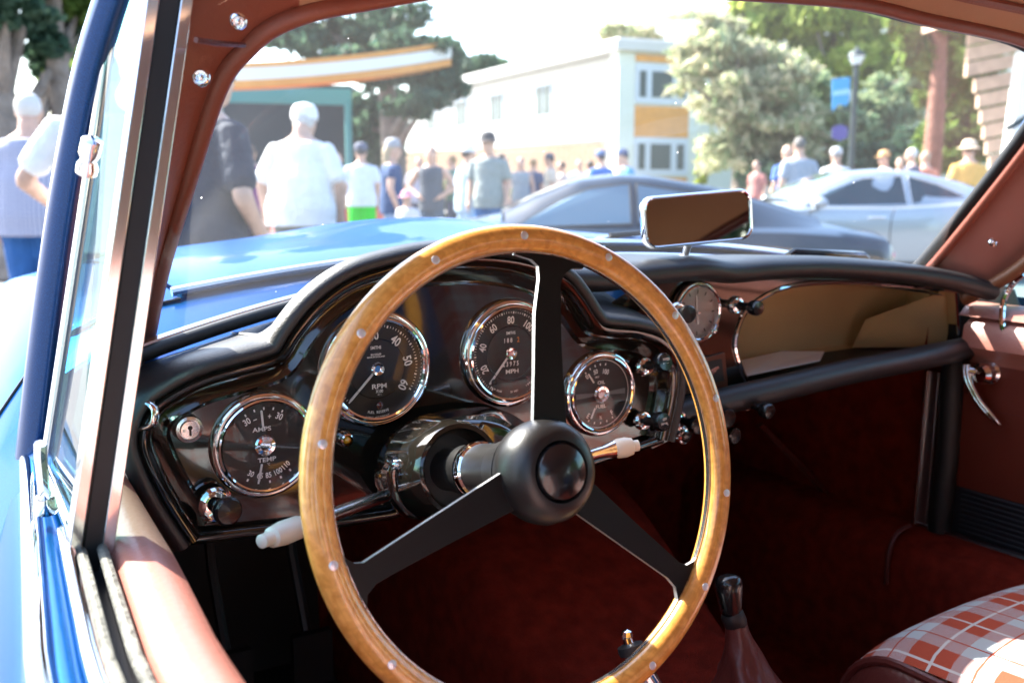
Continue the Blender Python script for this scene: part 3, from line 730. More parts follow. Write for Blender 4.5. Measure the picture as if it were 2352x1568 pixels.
mb.lathe(b_+Vector((0, .008, 0)), (0, -1, 0), [(rr, 0), (rr, .006), (rr*.8, .012), (rr*.62, .013), (rr*.55, .009)], 28, cap=False); il = mb.build('indicator_lamp', 'chrome', car, 30)
mb = MB(); mb.lathe(b_+Vector((0, .002, 0)), (0, -1, 0), [(rr*.56, 0), (rr*.5, .005), (rr*.25, .009), (.0005, .010)], 20); mb.build('lens', 'amber', il)
# chrome bracket by the left end of the dash
mb = MB(); mb.tube(spline([on(318, 930, Y=.33), on(342, 925, Y=.32), on(356, 945, Y=.315), on(350, 975, Y=.315), on(322, 985, Y=.325)], 5), .0055, 10, flat=.6); mb.build('door_catch', 'chrome', car)
# ---------------------------------------------------------------- steering column, shroud, stalks
WC = Vector((-.328, .021, .910)); TAU = math.radians(13.45); WN = Vector((0, -math.cos(TAU), math.sin(TAU)))
AX = -WN                                       # forward along the column
sh = [(852, 1095), (856, 1050), (880, 1008), (925, 972), (985, 948), (1060, 935), (1150, 940), (1220, 985), (1230, 1050), (1210, 1120), (1170, 1170), (1080, 1184), (930, 1180), (895, 1160), (868, 1130)]
s3 = spline([on(u, v, Y=YD-.005) for u, v in sh], 4, True)
sf_ = [(884, 1100), (888, 1072), (905, 1045), (945, 1020), (1000, 985), (1055, 962), (1120, 962), (1180, 985), (1205, 1045), (1195, 1120), (1160, 1180), (1090, 1197), (960, 1197), (925, 1180), (895, 1140)]
f3 = spline([on(u, v, Y=.205) for u, v in sf_], 4, True); cc = sum(f3, Vector())/len(f3); R = []
for t in (0, .1, .2, .3, .45, .6, .75, .88, .96, 1): R.append([a.lerp(b, t)+(b-cc)*(.012*math.sin(t*math.pi)-.03*(t > .93)) for a, b in zip(s3, f3)])
R.append([cc+(p-cc)*.90+Vector((0, -.004, 0)) for p in f3]); R.append([cc+(p-cc)*.5+Vector((0, -.002, 0)) for p in f3])
mb = MB(); mb.rings(R, cap=True); shr = mb.build('column_shroud', 'lacquer', car, 50)
mb = MB(); c0 = WC+AX*.150; mb.lathe(c0, WN, [(.052, -.06), (.050, -.02), (.048, .0), (.0445, .008), (.040, .008), (.0365, .003), (.035, -.01), (.0345, -.05)], 44, cap=False); mb.build('shroud_ring', 'lacquer', shr, 50)
mb = MB(); mb.lathe(c0, WN, [(.0005, -.018), (.036, -.018)], 36, cap=False); mb.build('shroud_well', 'black_rubber', shr, 50)
stud(on(911, 1066, Y=.199), (0, -1, .1), shr, .0055)
mb = MB(); mb.lathe(WC+AX*.26, WN, [(.021, 0), (.021, .12), (.0235, .125), (.0245, .14), (.0245, .20), (.027, .205), (.031, .23), (.038, .242)], 36); col_ = mb.build('steering_column', 'black_satin', car, 35)
mb = MB(); mb.lathe(WC+AX*.112, WN, [(.022, 0), (.0265, .001), (.0275, .006), (.0265, .012), (.024, .014)], 36, cap=False); mb.build('column_ring', 'chrome', col_)
def stalk(pts, tip_from, rs, name):
    mb = MB(); mb.tube(pts, rs, 12); st = mb.build(name, 'alu', car)
    a, b = tip_from; d = (b-a).normalized(); L = (b-a).length
    mb = MB(); mb.lathe(a, d, [(.0085, 0), (.0105, .004), (.0108, L*.45), (.009, L*.72), (.0062, L*.76), (.0060, L*.97), (.004, L)], 18); mb.build('stalk_tip', 'ivory', st, 40)
a0 = on(895, 1134, Y=.235); a1 = on(690, 1208, Y=.165); a2 = on(598, 1244, Y=.135)
stalk([a0, a0.lerp(a1, .5), a1.lerp(a0, .15), a1], (a1, a2), [.006, .0065, .0068, .0095], 'indicator_stalk')
a0 = on(1290, 1062, Y=.16); a1 = on(1410, 1031, Y=.155); a2 = on(1468, 1022, Y=.145)
stalk([a0, a0.lerp(a1, .5), a0.lerp(a1, .8), a1], (a1, a2), [.005, .0055, .0065, .0095], 'overdrive_stalk')
# ---------------------------------------------------------------- steering wheel
def wp(u, v): return on(u, v, pl=(WC, WN))
ex = Vector((1, 0, 0)); ey = WN.cross(ex).normalized()
if ey.z < 0: ey = -ey
RM = .1985
def rimpt(t, rad, h): return WC + (ex*math.cos(t)+ey*math.sin(t))*rad + WN*h
mb = MB(); NU, NV = 180, 20; vs = []; uv = []; fs = []
for i in range(NU+1):
    t = 2*math.pi*i/NU
    for j in range(NV+1):
        p = 2*math.pi*j/NV; cr = .0122*math.cos(p); ch = .0125*math.sin(p)
        if abs(math.cos(p)) > .0: cr *= 1
        if math.cos(p) < -.55: cr = max(cr, -.0112)
        vs.append(rimpt(t, RM+cr, ch)); uv.append((i/NU, j/NV))
for i in range(NU):
    for j in range(NV):
        a = i*(NV+1)+j; fs.append((a, a+1, a+NV+2, a+NV+1))
mb.add(vs, fs); mb.uv = uv
me_w = mb.build('steering_wheel', 'wood', car, 70)
mb = MB(); R = []
for i in range(NU):
    t = 2*math.pi*i/NU; R.append([rimpt(t, RM+a, h) for a, h in ((-.009, -.0022), (-.0126, -.0022), (-.0126, .0022), (-.009, .0022))])
mb.rings(R, closed=True); mb.build('rim_band', 'alu', me_w, 30)
for k in range(14):
    u_ = math.radians(88.5+k*360/14); p = rimpt(u_, RM+.0005, .0118); mb = MB(); mb.lathe(p, WN, [(.0036, 0), (.0036, .0009), (.003, .0012), (.0004, .0013)], 16); mb.build('rivet', 'rivet', me_w)
SPK = [
 [(1212, 975), (1219, 860), (1226, 720), (1236, 640), (1234, 612), (1218, 597), (1180, 585), (1185, 565), (1260, 572), (1340, 590), (1336, 618), (1310, 618), (1292, 632), (1284, 655), (1284, 800), (1288, 975)],
 [(1168, 1072), (1145, 1081), (990, 1186), (832, 1291), (812, 1292), (795, 1283), (774, 1262), (756, 1290), (790, 1370), (834, 1420), (840, 1400), (842, 1365), (862, 1340), (903, 1316), (1030, 1246), (1164, 1173), (1200, 1160), (1200, 1090)],
 [(1330, 1088), (1352, 1110), (1455, 1200), (1556, 1289), (1574, 1297), (1590, 1288), (1602, 1270), (1622, 1300), (1580, 1400), (1556, 1410), (1555, 1382), (1549, 1347), (1531, 1326), (1420, 1250), (1306, 1174), (1290, 1150), (1300, 1100)]]
for sp in SPK:
    P = [wp(*q) for q in sp]
    P = [p+WN*(.010*max(0, 1-((p-WC).length/.13))) for p in P]
    mb = MB(); n = len(P); mb.cm = 0; mb.add([p+WN*.0022 for p in P], [tuple(range(n))]); mb.cm = 1
    mb.add([p-WN*.0022 for p in P], [tuple(range(n-1, -1, -1))]); mb.add([p+WN*.0022 for p in P]+[p-WN*.0022 for p in P], [(i, (i+1) % n, n+(i+1) % n, n+i) for i in range(n)])
    o = mb.build('spoke', ['spoke_black', 'spoke_edge'], me_w, 35); o.modifiers.new('tri', 'TRIANGULATE')
mb = MB(); mb.lathe(WC-WN*.016, WN, [(.020, 0), (.036, .0), (.0415, .006), (.0440, .016), (.0445, .024), (.0425, .034), (.037, .043), (.030, .0475), (.0258, .0480), (.0245, .0455), (.0240, .043)], 56, cap=False); mb.build('hub', 'black_satin', me_w, 40)
mb = MB(); mb.lathe(WC-WN*.016, WN, [(.0238, .040), (.0236, .0475), (.0222, .0500), (.016, .0535), (.008, .0552), (.0005, .0556)], 48); mb.build('horn_button', 'black_plastic', me_w, 30)
# ---------------------------------------------------------------- mirror on the dash top
MD = .40
mc = on(1604, 502, Y=MD); mu = RT.copy(); mx_ = Vector((.955, -.28, .075)).normalized()
mn = Vector((-.25, -.955, .05)); mn = (mn-mx_*mn.dot(mx_)).normalized(); mz = mx_.cross(mn); mz = mz if mz.z > 0 else -mz
hw_, hh_ = px(mc, 133)/.97, px(mc, 60)
def rr2(w, h, rad, n=6):
    o = []
    for cx_, cy_, a0 in ((w-rad, h-rad, 0), (-w+rad, h-rad, 90), (-w+rad, -h+rad, 180), (w-rad, -h+rad, 270)):
        for k in range(n+1):
            a = math.radians(a0+90*k/n); o.append((cx_+rad*math.cos(a), cy_+rad*math.sin(a)))
    return o
def mr(w, h, rad, d): return [mc+mx_*a+mz*b+mn*d for a, b in rr2(w, h, rad)]
R = [mr(hw_*.7, hh_*.6, .012, -.020), mr(hw_*.93, hh_*.9, .016, -.017), mr(hw_*1.0, hh_, .018, -.010), mr(hw_, hh_, .018, .0), mr(hw_*.985, hh_*.97, .017, .003), mr(hw_*.965, hh_*.925, .016, .0045), mr(hw_*.945, hh_*.885, .015, .0035), mr(hw_*.935, hh_*.87, .015, .0005)]
mb = MB(); mb.rings(R, cap=False); mb.add(R[0], [tuple(range(len(R[0])))]); mir = mb.build('rear_view_mirror', 'chrome', car, 40)
mb = MB(); q = mr(hw_*.945, hh_*.885, .0155, .001); mb.add(q, [tuple(range(len(q)))]); mb.build('mirror_glass', 'mirror', mir, 0)
b_ = on(1572, 596, Y=.435); mb = MB(); mb.tube([b_+Vector((0, 0, -.004)), b_+Vector((0, -.003, .012)), mc-mz*(hh_*.55)-mn*.02], [.0065, .0055, .006], 12); mb.ell(mc-mn*.018-mz*hh_*.8, (.010, .009, .008), 12); mb.build('mirror_stalk', 'chrome', mir)
mb = MB(); mb.lathe(b_+Vector((0, 0, -.006)), (0, 0, 1), [(.022, 0), (.023, .004), (.018, .007), (.009, .009), (.007, .014)], 24); mb.build('mirror_base', 'chrome', mir)
# wipers outside the screen
def wiper(u, v, y, name='wiper'):
    b = on(u, v, Y=y); mb = MB(); mb.lathe(b+Vector((0, 0, -.025)), (0, -.2, 1), [(.012, 0), (.012, .018), (.010, .026), (.004, .030)], 18)
    mb.tube([b+Vector((0, 0, 0)), b+Vector((.06, .004, .004)), b+Vector((.12, -.004, .008))], [.006, .0045, .004], 8); wo = mb.build(name, 'chrome', car)
    mb = MB(); mb.tube([b+Vector((.12+q-.1, -.006+.04*q, .008+.03*q)) for q in np.linspace(0, .32, 8)], .004, 6); mb.build('wiper_blade', 'black_rubber', wo)
wiper(632, 690, .60); wiper(1372, 552, .63)
# ---------------------------------------------------------------- floor, tunnel, footwells
def sheet(rows, name, m, par=None, sm=60): mb = MB(); mb.rings([[Vector(p) for p in r_] for r_ in rows], loop=False, cap=False); return mb.build(name, m, par or car, sm)
sheet([[(-.68, y, .26), (.82, y, .26)] for y in (-1.4, -.5, .4, .95)], 'floor_pan', 'carpet')
def tz(y): return np.interp(y, [-.9, -.1, .3, .5, .9], [.50, .525, .545, .64, .76])
def tw(y): return np.interp(y, [-.9, .1, .32, .6, .9], [.10, .115, .17, .22, .25])
sheet([[(-.165-.02*max(0, y), y, .26), (-.15, y, tz(y)-.04), (-.135, y, tz(y)-.012), (-.11, y, tz(y)), (tw(y)-.03, y, tz(y)), (tw(y), y, tz(y)-.015), (tw(y)+.01, y, tz(y)-.05), (tw(y)+.04, y, .26)] for y in np.linspace(-.9, .93, 24)], 'transmission_tunnel', 'carpet')
sheet([[(-.68, .94, .26), (.82, .94, .26)], [(-.64, .92, .88), (.80, .92, .88)]], 'bulkhead', 'carpet')
sheet([[(-.655, y, .26), (-.655, y, .86)] for y in (.93, .40)], 'kick_panel', 'carpet'); kp = sheet([[(.765, y, .26), (.765, y, .90)] for y in (.94, .43)], 'kick_panel', 'carpet')
sheet([[(-.655, -.3, .266), (-.185, -.3, .266)], [(-.655, .60, .266), (-.19, .60, .266)], [(-.655, .90, .34), (-.20, .90, .34)], [(-.65, .915, .86), (-.20, .915, .86)]], 'footwell_dark_sheet', 'black_rubber')  # added black sheet, paints the driver's footwell as dark as deep shade
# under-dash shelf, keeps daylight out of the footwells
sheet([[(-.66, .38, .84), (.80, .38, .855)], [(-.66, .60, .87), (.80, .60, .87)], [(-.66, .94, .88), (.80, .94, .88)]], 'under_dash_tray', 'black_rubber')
# brace and wiring box in the passenger footwell
mb = MB(); mb.tube([on(1745, 975, Y=.62), on(1850, 1080, Y=.64), on(1925, 1165, Y=.62)], .006, 8); mb.build('footwell_brace', 'leather_maroon', car)
mb = MB(); mb.prism([on(*p, Y=.80) for p in ((1830, 1015), (1905, 1022), (1912, 1110), (1935, 1140), (1880, 1160), (1825, 1090))], (0, .08, 0)); mb.build('heater_box', 'black_rib', car, 0, bevel=.006)
# sill box
XS = .745
sheet([[(XS-.10, y, .26), (XS-.095, y, .50), (XS-.075, y, .535), (XS-.03, y, .545), (XS+.04, y, .545)] for y in np.linspace(.93, -.9, 14)], 'sill', 'carpet')
mb = MB(); mb.tube([Vector((XS-.004, y, .549)) for y in (.42, .2, -.2, -.9)], .0055, 8); mb.build('sill_strip', 'alu', car)
mb = MB(); mb.tube(spline([on(2092, 1206, X=XS-.05), on(2060, 1225, X=XS-.08), on(2042, 1270, X=XS-.1), on(2036, 1340, X=XS-.105)], 5), .004, 8); mb.build('carpet_binding', 'leather_maroon', car)
# ---------------------------------------------------------------- passenger door
XR = .775
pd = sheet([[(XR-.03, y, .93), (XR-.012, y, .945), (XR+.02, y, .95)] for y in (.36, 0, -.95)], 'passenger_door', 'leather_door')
sheet([[(XR-.012, y, .93), (XR-.035, y, .915), (XR-.04, y, .88), (XR-.02, y, .865), (XR-.012, y, .85)] for y in np.linspace(.345, -.95, 8)], 'door_capping', 'leather_door', pd)
# door card with the pocket opening
Zc0, Zc1, y0_, y1_ = .655, .855, .43, -.95
mb = MB(); mb.prism([Vector((.80, y, z)) for y, z in ((.30, .975), (.28, .93), (.33, .86), (.55, .84), (.55, .99), (.40, 1.0))], (.004, 0, 0)); mb.build('dash_end_panel', 'black_rubber', car, 0)
pk = [(y, z) for y, z in ((.145, .665), (.165, .68), (.17, .72), (.16, .745), (.13, .755), (-.3, .755))]
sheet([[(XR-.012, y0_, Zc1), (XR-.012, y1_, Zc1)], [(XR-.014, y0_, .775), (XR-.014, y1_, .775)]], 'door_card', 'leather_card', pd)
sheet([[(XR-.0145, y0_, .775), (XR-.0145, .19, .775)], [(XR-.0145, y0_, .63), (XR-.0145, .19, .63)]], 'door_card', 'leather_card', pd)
rim_ = spline([Vector((XR-.016, y, z)) for y, z in ((-.4, .772), (.13, .772), (.165, .765), (.182, .74), (.18, .70), (.165, .672), (.13, .655), (-.05, .635), (-.4, .61))], 5)
mb = MB(); mb.rings([[p, p+Vector((.010, .008 if p.y > .1 else 0, 0)), Vector((XR+.05, p.y, p.z))] for p in rim_], loop=False, cap=False); mb.build('pocket_edge', 'leather_card', pd, 60)
mb = MB(); mb.tube(rim_, .006, 8); mb.build('pocket_piping', 'leather_card', pd)
sheet([[(XR+.05, .25, .80), (XR+.05, -.95, .80)], [(XR+.05, .25, .60), (XR+.05, -.95, .60)]], 'pocket_back', 'leather_maroon', pd)
rb = sheet([[(XR-.016, y0_, .632), (XR-.016, y1_, .632)], [(XR-.016, y0_, .548), (XR-.016, y1_, .548)]], 'kick_plate', 'black_rib', pd)
for k in range(9):
    mb = MB(); z_ = .556+k*.009; mb.tube([Vector((XR-.017, .34, z_)), Vector((XR-.017, -.9, z_))], .0022, 6); mb.build('rib', 'black_rib', rb)
# aluminium jamb strip and rubber at the leading edge
mb = MB(); p0 = on(2132, 850, X=XR-.02); p1 = on(2100, 1200, X=XR-.03); mb.prism([p0, p1, p1+Vector((0, -.028, 0)), p0+Vector((0, -.026, 0))], (-.006, 0, 0)); jb = mb.build('jamb_strip', 'dull_metal', car, 0, bevel=.0015)
mb = MB(); mb.tube([p0+Vector((-.008, -.006, 0)), p1+Vector((-.008, -.006, 0))], .003, 8); mb.build('jamb_bead', 'alu', jb)
mb = MB(); mb.tube([p0+Vector((.0, -.048, .03)), (p0+p1)/2+Vector((.0, -.052, 0)), p1+Vector((0, -.05, 0))], .019, 12); mb.build('door_seal', 'rubber_seal', car)
# handle: twin-rail chrome lever and boss
xh = XR-.035
hb = on(2258, 858, X=xh); mb = MB(); mb.lathe(hb+Vector((.03, 0, 0)), (-1, 0, 0), [(.019, 0), (.019, .012), (.015, .016), (.015, .030), (.018, .034), (.013, .042), (.0005, .044)], 24); dh = mb.build('door_handle', 'chrome', pd, 30)
for k in (0, 7):
    mb = MB(); L_ = spline([on(2216+k, 838, X=xh-.012), on(2218+k, 868, X=xh-.016), on(2240+k, 915, X=xh-.014), on(2268+k, 950, X=xh-.010), on(2298, 976, X=xh-.006)], 6); mb.tube(L_, [.0045]*(len(L_)-6)+[.004, .0038, .0035, .003, .0025, .002], 10); mb.build('lever', 'chrome', dh)
mb = MB(); mb.tube([hb+Vector((0, 0, 0)), on(2225, 850, X=xh-.012)], [.010, .007], 10); mb.build('lever_neck', 'chrome', dh)
# chrome finisher at front of the capping and side window frame
mb = MB(); mb.tube(spline([on(2352, 630, X=XR-.015), on(2328, 650, X=XR-.015), on(2306, 690, X=XR-.02), on(2302, 740, X=XR-.03), on(2306, 768, X=XR-.03)], 5), .005, 8); mb.build('capping_finisher', 'chrome', pd)
mb = MB(); mb.tube(spline([(.758, .36, .955), (.755, .26, 1.02), (.745, .16, 1.13), (.725, .07, 1.24), (.70, 0, 1.31), (.66, -.1, 1.35), (.65, -.9, 1.33)], 5), .011, 10); mb.build('door_frame_seal', 'brown_seal', car)
mb = MB(); mb.add([(.785, .33, .94), (.785, -.95, .94), (.69, -.95, 1.33), (.70, .0, 1.33), (.76, .22, 1.1)], [(0, 1, 2, 3, 4)]); mb.build('side_window', 'vent_glass', pd, 0)
sheet([[(XR+.06, y, .96), (XR+.09, y, .85), (XR+.10, y, .6), (XR+.06, y, .28)] for y in (.4, -.3, -.95)], 'outer_skin', 'blue_paint', pd)
# ---------------------------------------------------------------- seats
def cushion(x0, x1, y0, y1, z0, z1, rad, name, m, par, dome=.012):
    mb = MB(); R = []
    xs = np.linspace(x0, x1, 17); prof = []
    for k in range(9): a = math.pi/2*k/8; prof.append((y1-rad+rad*math.sin(a), z1-rad+rad*math.cos(a)))
    prof = [(y0, z1), ((y0+y1)/2, z1+.01)]+prof+[(y1, z0)]
    for x in xs:
        t = (x-x0)/(x1-x0); e = 1-(2*t-1)**6; R.append([Vector((x, y, z0+(z-z0)*(.94+.06*e)+dome*math.sin(t*math.pi)*(z-z0)/(z1-z0))) for y, z in prof])
    mb.rings(R, loop=False, cap=False); return mb.build(name, m, par, 60)
def seat(x0, x1, plaidy):
    st = cushion(x0, x1, -.36, .135, .36, .595, .085, 'seat', plaidy, car)
    for xe, sg in ((x0, -1), (x1, 1)):
        prof = [(-.36, .575)]+[(.135-.085+.085*math.sin(math.pi/2*k/8), .575-.085+.085*math.cos(math.pi/2*k/8)) for k in range(9)]+[(.135, .36)]
        mb = MB(); mb.rings([[Vector((xe, y, z-.003)) for y, z in prof], [Vector((xe+sg*.012, y-.012, z-.012)) for y, z in prof], [Vector((xe+sg*.014, y-.03, .36+(z-.36)*.7)) for y, z in prof], [Vector((xe+sg*.012, -.1, .36)) for y, z in prof]], loop=False, cap=False); mb.build('seat_side', 'leather_maroon', st, 60)
        mb = MB(); mb.tube([Vector((xe, y, z)) for y, z in prof], .006, 8); mb.build('piping', 'leather_maroon', st)
    R = []
    for t in np.linspace(0, 1, 8):
        y = -.36-.28*t; z = .57+.42*t; R.append([Vector((x0+.02, y-.05, z)), Vector((x0+.03, y+.01, z)), Vector(((x0+x1)/2, y-.01, z)), Vector((x1-.03, y+.01, z)), Vector((x1-.02, y-.05, z))])
    mb = MB(); mb.rings(R, loop=False, cap=False); mb.build('backrest', plaidy, st, 60)
seat(.215, .66, 'plaid'); seat(-.60, -.19, 'plaid')
# ---------------------------------------------------------------- gear lever, hand brake
k0 = on(1672, 1322, Y=.13); k1 = on(1680, 1408, Y=.122); k2 = on(1690, 1430, Y=.12); dk = (k0-k1).normalized()
mb = MB(); L_ = (k0-k1).length; mb.lathe(k1, dk, [(.011, 0), (.013, L_*.2), (.0155, L_*.6), (.0165, L_*.78), (.015, L_*.93), (.010, L_*1.02), (.004, L_*1.05), (.0005, L_*1.05)], 24); gl_ = mb.build('gear_lever', 'black_plastic', car, 40)
mb = MB(); mb.lathe(k2, (k1-k2).normalized(), [(.0125, -.004), (.0135, 0), (.0135, .012), (.011, .016)], 20); mb.build('lever_collar', 'black_rubber', gl_)
base = Vector((k2.x+.012, k2.y-.03, tz(.1)+.004)); mb = MB(); R = []
for i in range(15):
    t = i/14; c_ = base.lerp(k2, t); row = []
    for a in range(28):
        th = 2*math.pi*a/28; rad = .05*(1-t)**1.6+.0125+.009*math.sin(3*th+5*t)*math.sin(math.pi*min(1, t*1.1))*(1-t)+.004*math.sin(7*th-9*t)*(1-t)
        row.append(c_+Vector((rad*math.cos(th), rad*math.sin(th)*1.1, .006*math.sin(5*th+14*t)*(1-t))))
    R.append(row)
mb.rings(R); mb.build('gaiter', 'leather_maroon', gl_, 60)
mb = MB(); mb.tube([base+Vector((.068*math.cos(a), .078*math.sin(a), .002)) for a in np.linspace(0, 2*math.pi, 30)[:-1]], .006, 8, closed=True); mb.build('gaiter_ring', 'leather_maroon', gl_)
h0 = on(1440, 1458, Y=.04); h1 = on(1450, 1490, Y=.035); h2 = on(1520, 1600, Y=.02)
mb = MB(); mb.tube([h2, h1], .0085, 14); hb_ = mb.build('hand_brake', 'chrome', car)
mb = MB(); mb.tube([h1, h0], [.0055, .005], 10); mb.ell(h0, (.006, .006, .006), 8); mb.build('release_button', 'chrome', hb_)
d_ = (h0-h1).normalized(); mb = MB(); mb.lathe(h1-d_*.006, d_, [(.006, 0), (.0125, .002), (.013, .006), (.0125, .010), (.006, .012)], 16); mb.build('grip_ring', 'black_rubber', hb_)
# pedals
for q in (-.42, -.30):
    mb = MB(); mb.box((q-.03, .66, .42), (q+.03, .675, .50)); mb.tube([Vector((q, .67, .46)), Vector((q, .74, .60)), Vector((q, .78, .80))], .008, 8); mb.build('pedal', 'black_rubber', car, 30)
# paper lying in the glove box
pa = [ppan(1722, 874)+Vector((0, .012, .004)), ppan(1900, 838)+Vector((0, .015, .004)), ppan(1960, 832)+Vector((0, .06, .008)), ppan(1890, 842)+Vector((0, .085, .012)), ppan(1770, 866)+Vector((0, .08, .010))]
mb = MB(); mb.prism(pa, (0, 0, .0012)); tag(mb.build('paper_sheet', 'paper', None, 0), 'folded white paper lying in the open tan glove box', 'paper')
# ================================================================ outside
def ground_mat():
    m, n, b = nodes('asphalt'); tc = N(n, 'ShaderNodeTexCoord')
    q = N(n, 'ShaderNodeTexNoise', i_Scale=.35, i_Detail=6.0); n.links.new(tc.outputs['Object'], q.inputs['Vector'])
    q2 = N(n, 'ShaderNodeTexNoise', i_Scale=60.0, i_Detail=3.0); n.links.new(tc.outputs['Object'], q2.inputs['Vector'])
    c = MIX(n, q.outputs[0], (.15, .15, .16), (.25, .245, .24)); c = MIX(n, MT(n, 'MULTIPLY', q2.outputs[0], .5), c, (.12, .12, .12))
    n.links.new(c, b.inputs['Base Color']); b.inputs['Roughness'].default_value = .85
    return m
M['asphalt'] = ground_mat()
mb = MB(); mb.add([(-400, -400, 0), (400, -400, 0), (400, 400, 0), (-400, 400, 0)], [(0, 1, 2, 3)]); struct(mb.build('ground', 'asphalt', None, 0))
M['pavement'] = mat('pavement', (.38, .37, .35), .9, 0, 0, None, (3, .12))
mb = MB(); c4 = [gr(-40, 26), gr(60, 26), gr(60, 60), gr(-40, 60)]; mb.prism([p+Vector((0, 0, .0)) for p in c4], (0, 0, .13)); struct(mb.build('pavement', 'pavement', None, 0))
M['lawn'] = mat('lawn', (.10, .15, .04), .95, 0, 0, (60, 1), (8, .3))
mb = MB(); c4 = [gr(6, 30), gr(34, 30), gr(34, 59), gr(6, 59)]; mb.prism([p+Vector((0, 0, .131)) for p in c4], (0, 0, .06)); struct(mb.build('lawn', 'lawn', None, 0))
# ---------------------------------------------------------------- other cars
M['tail_red'] = mat('tail_red', (.5, .02, .02), .2, 0, 1)
M['cabin_dark'] = mat('cabin_dark', (.10, .11, .13), .7)
def coupe(name, label, st, paint_, origin, yaw, winpoly, front_glass, rear_glass, roof=True, mirror_x=None, wheels=(.85, 3.5)):
    """x runs from tail (0) to nose, y across, z up; st rows: x, half width, shoulder z, deck z, roof z, roof half width"""
    root = thing(name, label, 'car', origin)
    cy, sy = math.cos(yaw), math.sin(yaw)
    O = Vector(origin)
    W = lambda x, y, z: O+Vector((x*cy-y*sy, x*sy+y*cy, z))
    xs = np.linspace(st[0][0], st[-1][0], 60)
    R = []
    for x in xs:
        w_, zs, zd, zr, wr = interp(st, x)
        half = [(w_*.80, .17), (w_*.96, .24), (w_*.99, .42), (w_, .58), (w_*.985, zs-.12), (w_*.95, zs-.03), (w_*.86, zs), (w_*.55, zd), (0.0, zd+.012)]
        R.append([W(x, y, z) for y, z in half]+[W(x, -y, z) for y, z in half[-2::-1]])
    mb = MB(); mb.rings(R, loop=False, cap=False); mb.f += [tuple(range(17)), tuple(59*17+i for i in range(17))]; mb.m += [0, 0]
    body = mb.build('body', paint_, root, 50)
    def gh(x, f):
        w_, zs, zd, zr, wr = interp(st, x); zb = zs-.012; yb = w_*.875
        return yb+(wr-yb)*f, zb+(zr-.05-zb)*f
    if roof:
        gx = [x for x in np.linspace(st[0][0], st[-1][0], 90) if interp(st, x)[3] > interp(st, x)[2]+.03]
        R = []
        for x in gx:
            w_, zs, zd, zr, wr = interp(st, x); y0, z0 = gh(x, 0); y1, z1 = gh(x, 1)
            half = [(y0, z0), gh(x, .5), (y1, z1), (wr*.88, zr-.012), (wr*.5, zr), (0, zr+.004)]
            R.append([W(x, a, b) for a, b in half]+[W(x, -a, b) for a, b in half[-2::-1]])
        mb = MB(); mb.rings(R, loop=False, cap=False); mb.build('roof', paint_, root, 60)
        for sd in (-1, 1):
            for poly in winpoly:
                # poly: (x, f) points on the side of the cabin
                P = []
                for x, f in poly:
                    y, z = gh(x, f); P.append(W(x, sd*(y+.006), z))
                mb = MB(); mb.add(P, [tuple(range(len(P)))]); o = mb.build('side_window', 'side_glass_dark' if mirror_x else 'side_glass', root, 0)
                mb2 = MB(); mb2.tube(P, .008, 6, closed=True); mb2.build('window_frame', 'chrome' if mirror_x else 'black_rubber', o)
        for gl_, nm in ((front_glass, 'windscreen'), (rear_glass, 'rear_window')):
            R = []
            for x in np.linspace(gl_[0], gl_[1], 8):
                w_, zs, zd, zr, wr = interp(st, x); R.append([W(x, a*wr, zr+.008-(.012 if abs(a) > .8 else 0)) for a in (-.86, -.5, 0, .5, .86)])
            mb = MB(); mb.rings(R, loop=False, cap=False); mb.build(nm, 'side_glass', root, 60)
    if mirror_x:
        for sd in (-1, 1):
            y, z = gh(mirror_x, 0); mb = MB(); mb.ell(W(mirror_x, sd*(y+.16), z+.06), (.09, .11, .065), 12); mb.tube([W(mirror_x, sd*y, z), W(mirror_x, sd*(y+.1), z+.03)], .02, 8); mb.build('door_mirror', paint_, root)
    for wx in wheels:
        for sd in (-1, 1):
            w_ = interp(st, wx)[0]; ax_ = Vector((-sy*sd, cy*sd, 0)); mb = MB(); mb.lathe(W(wx, sd*(w_-.2), .33), ax_, [(.2, 0), (.32, 0), (.335, .03), (.335, .19), (.31, .215), (.24, .215)], 30); t_ = mb.build('wheel', 'black_rubber', root)
            mb = MB(); mb.lathe(W(wx, sd*(w_-.02), .33), ax_, [(.24, 0), (.24, .025), (.2, .02), (.06, .03), (.001, .03)], 24); mb.build('rim', 'alu', t_)
    if roof:
        for sd in (-1, 1):
            for gx_ in (1.9, 2.88):
                w_, zs = interp(st, gx_)[:2]; mb = MB(); mb.tube([W(gx_+.06*math.sin(k_*.8), sd*(y_+.001), z_) for k_, (y_, z_) in enumerate(((w_*.99, .32), (w_*.99, .42), (w_, .58), (w_*.985, zs-.12), (w_*.95, zs-.03)))], .006, 6); mb.build('door_gap', 'black_rubber', root)
            w_, zs = interp(st, 2.05)[:2]; mb = MB(); mb.tube([W(2.0, sd*w_*.985, zs-.13), W(2.06, sd*(w_*.985+.03), zs-.12), W(2.18, sd*(w_*.985+.03), zs-.12), W(2.22, sd*w_*.985, zs-.13)], .013, 8); mb.build('door_handle', 'chrome', root)
    for sd in (-1, 1):
        w_, zs = interp(st, .05)[:2]; mb = MB(); mb.ell(W(.03, sd*w_*.72, zs-.12), (.07, .15, .05), 12, Matrix.Rotation(yaw, 3, 'Z')); mb.build('tail_light', 'tail_red', root)
        w_, zs = interp(st, st[-1][0]-.2)[:2]; mb = MB(); mb.ell(W(st[-1][0]-.18, sd*w_*.72, zs-.05), (.16, .12, .07), 12, Matrix.Rotation(yaw, 3, 'Z')); mb.build('headlight', 'chrome', root)
    return root, W, gh
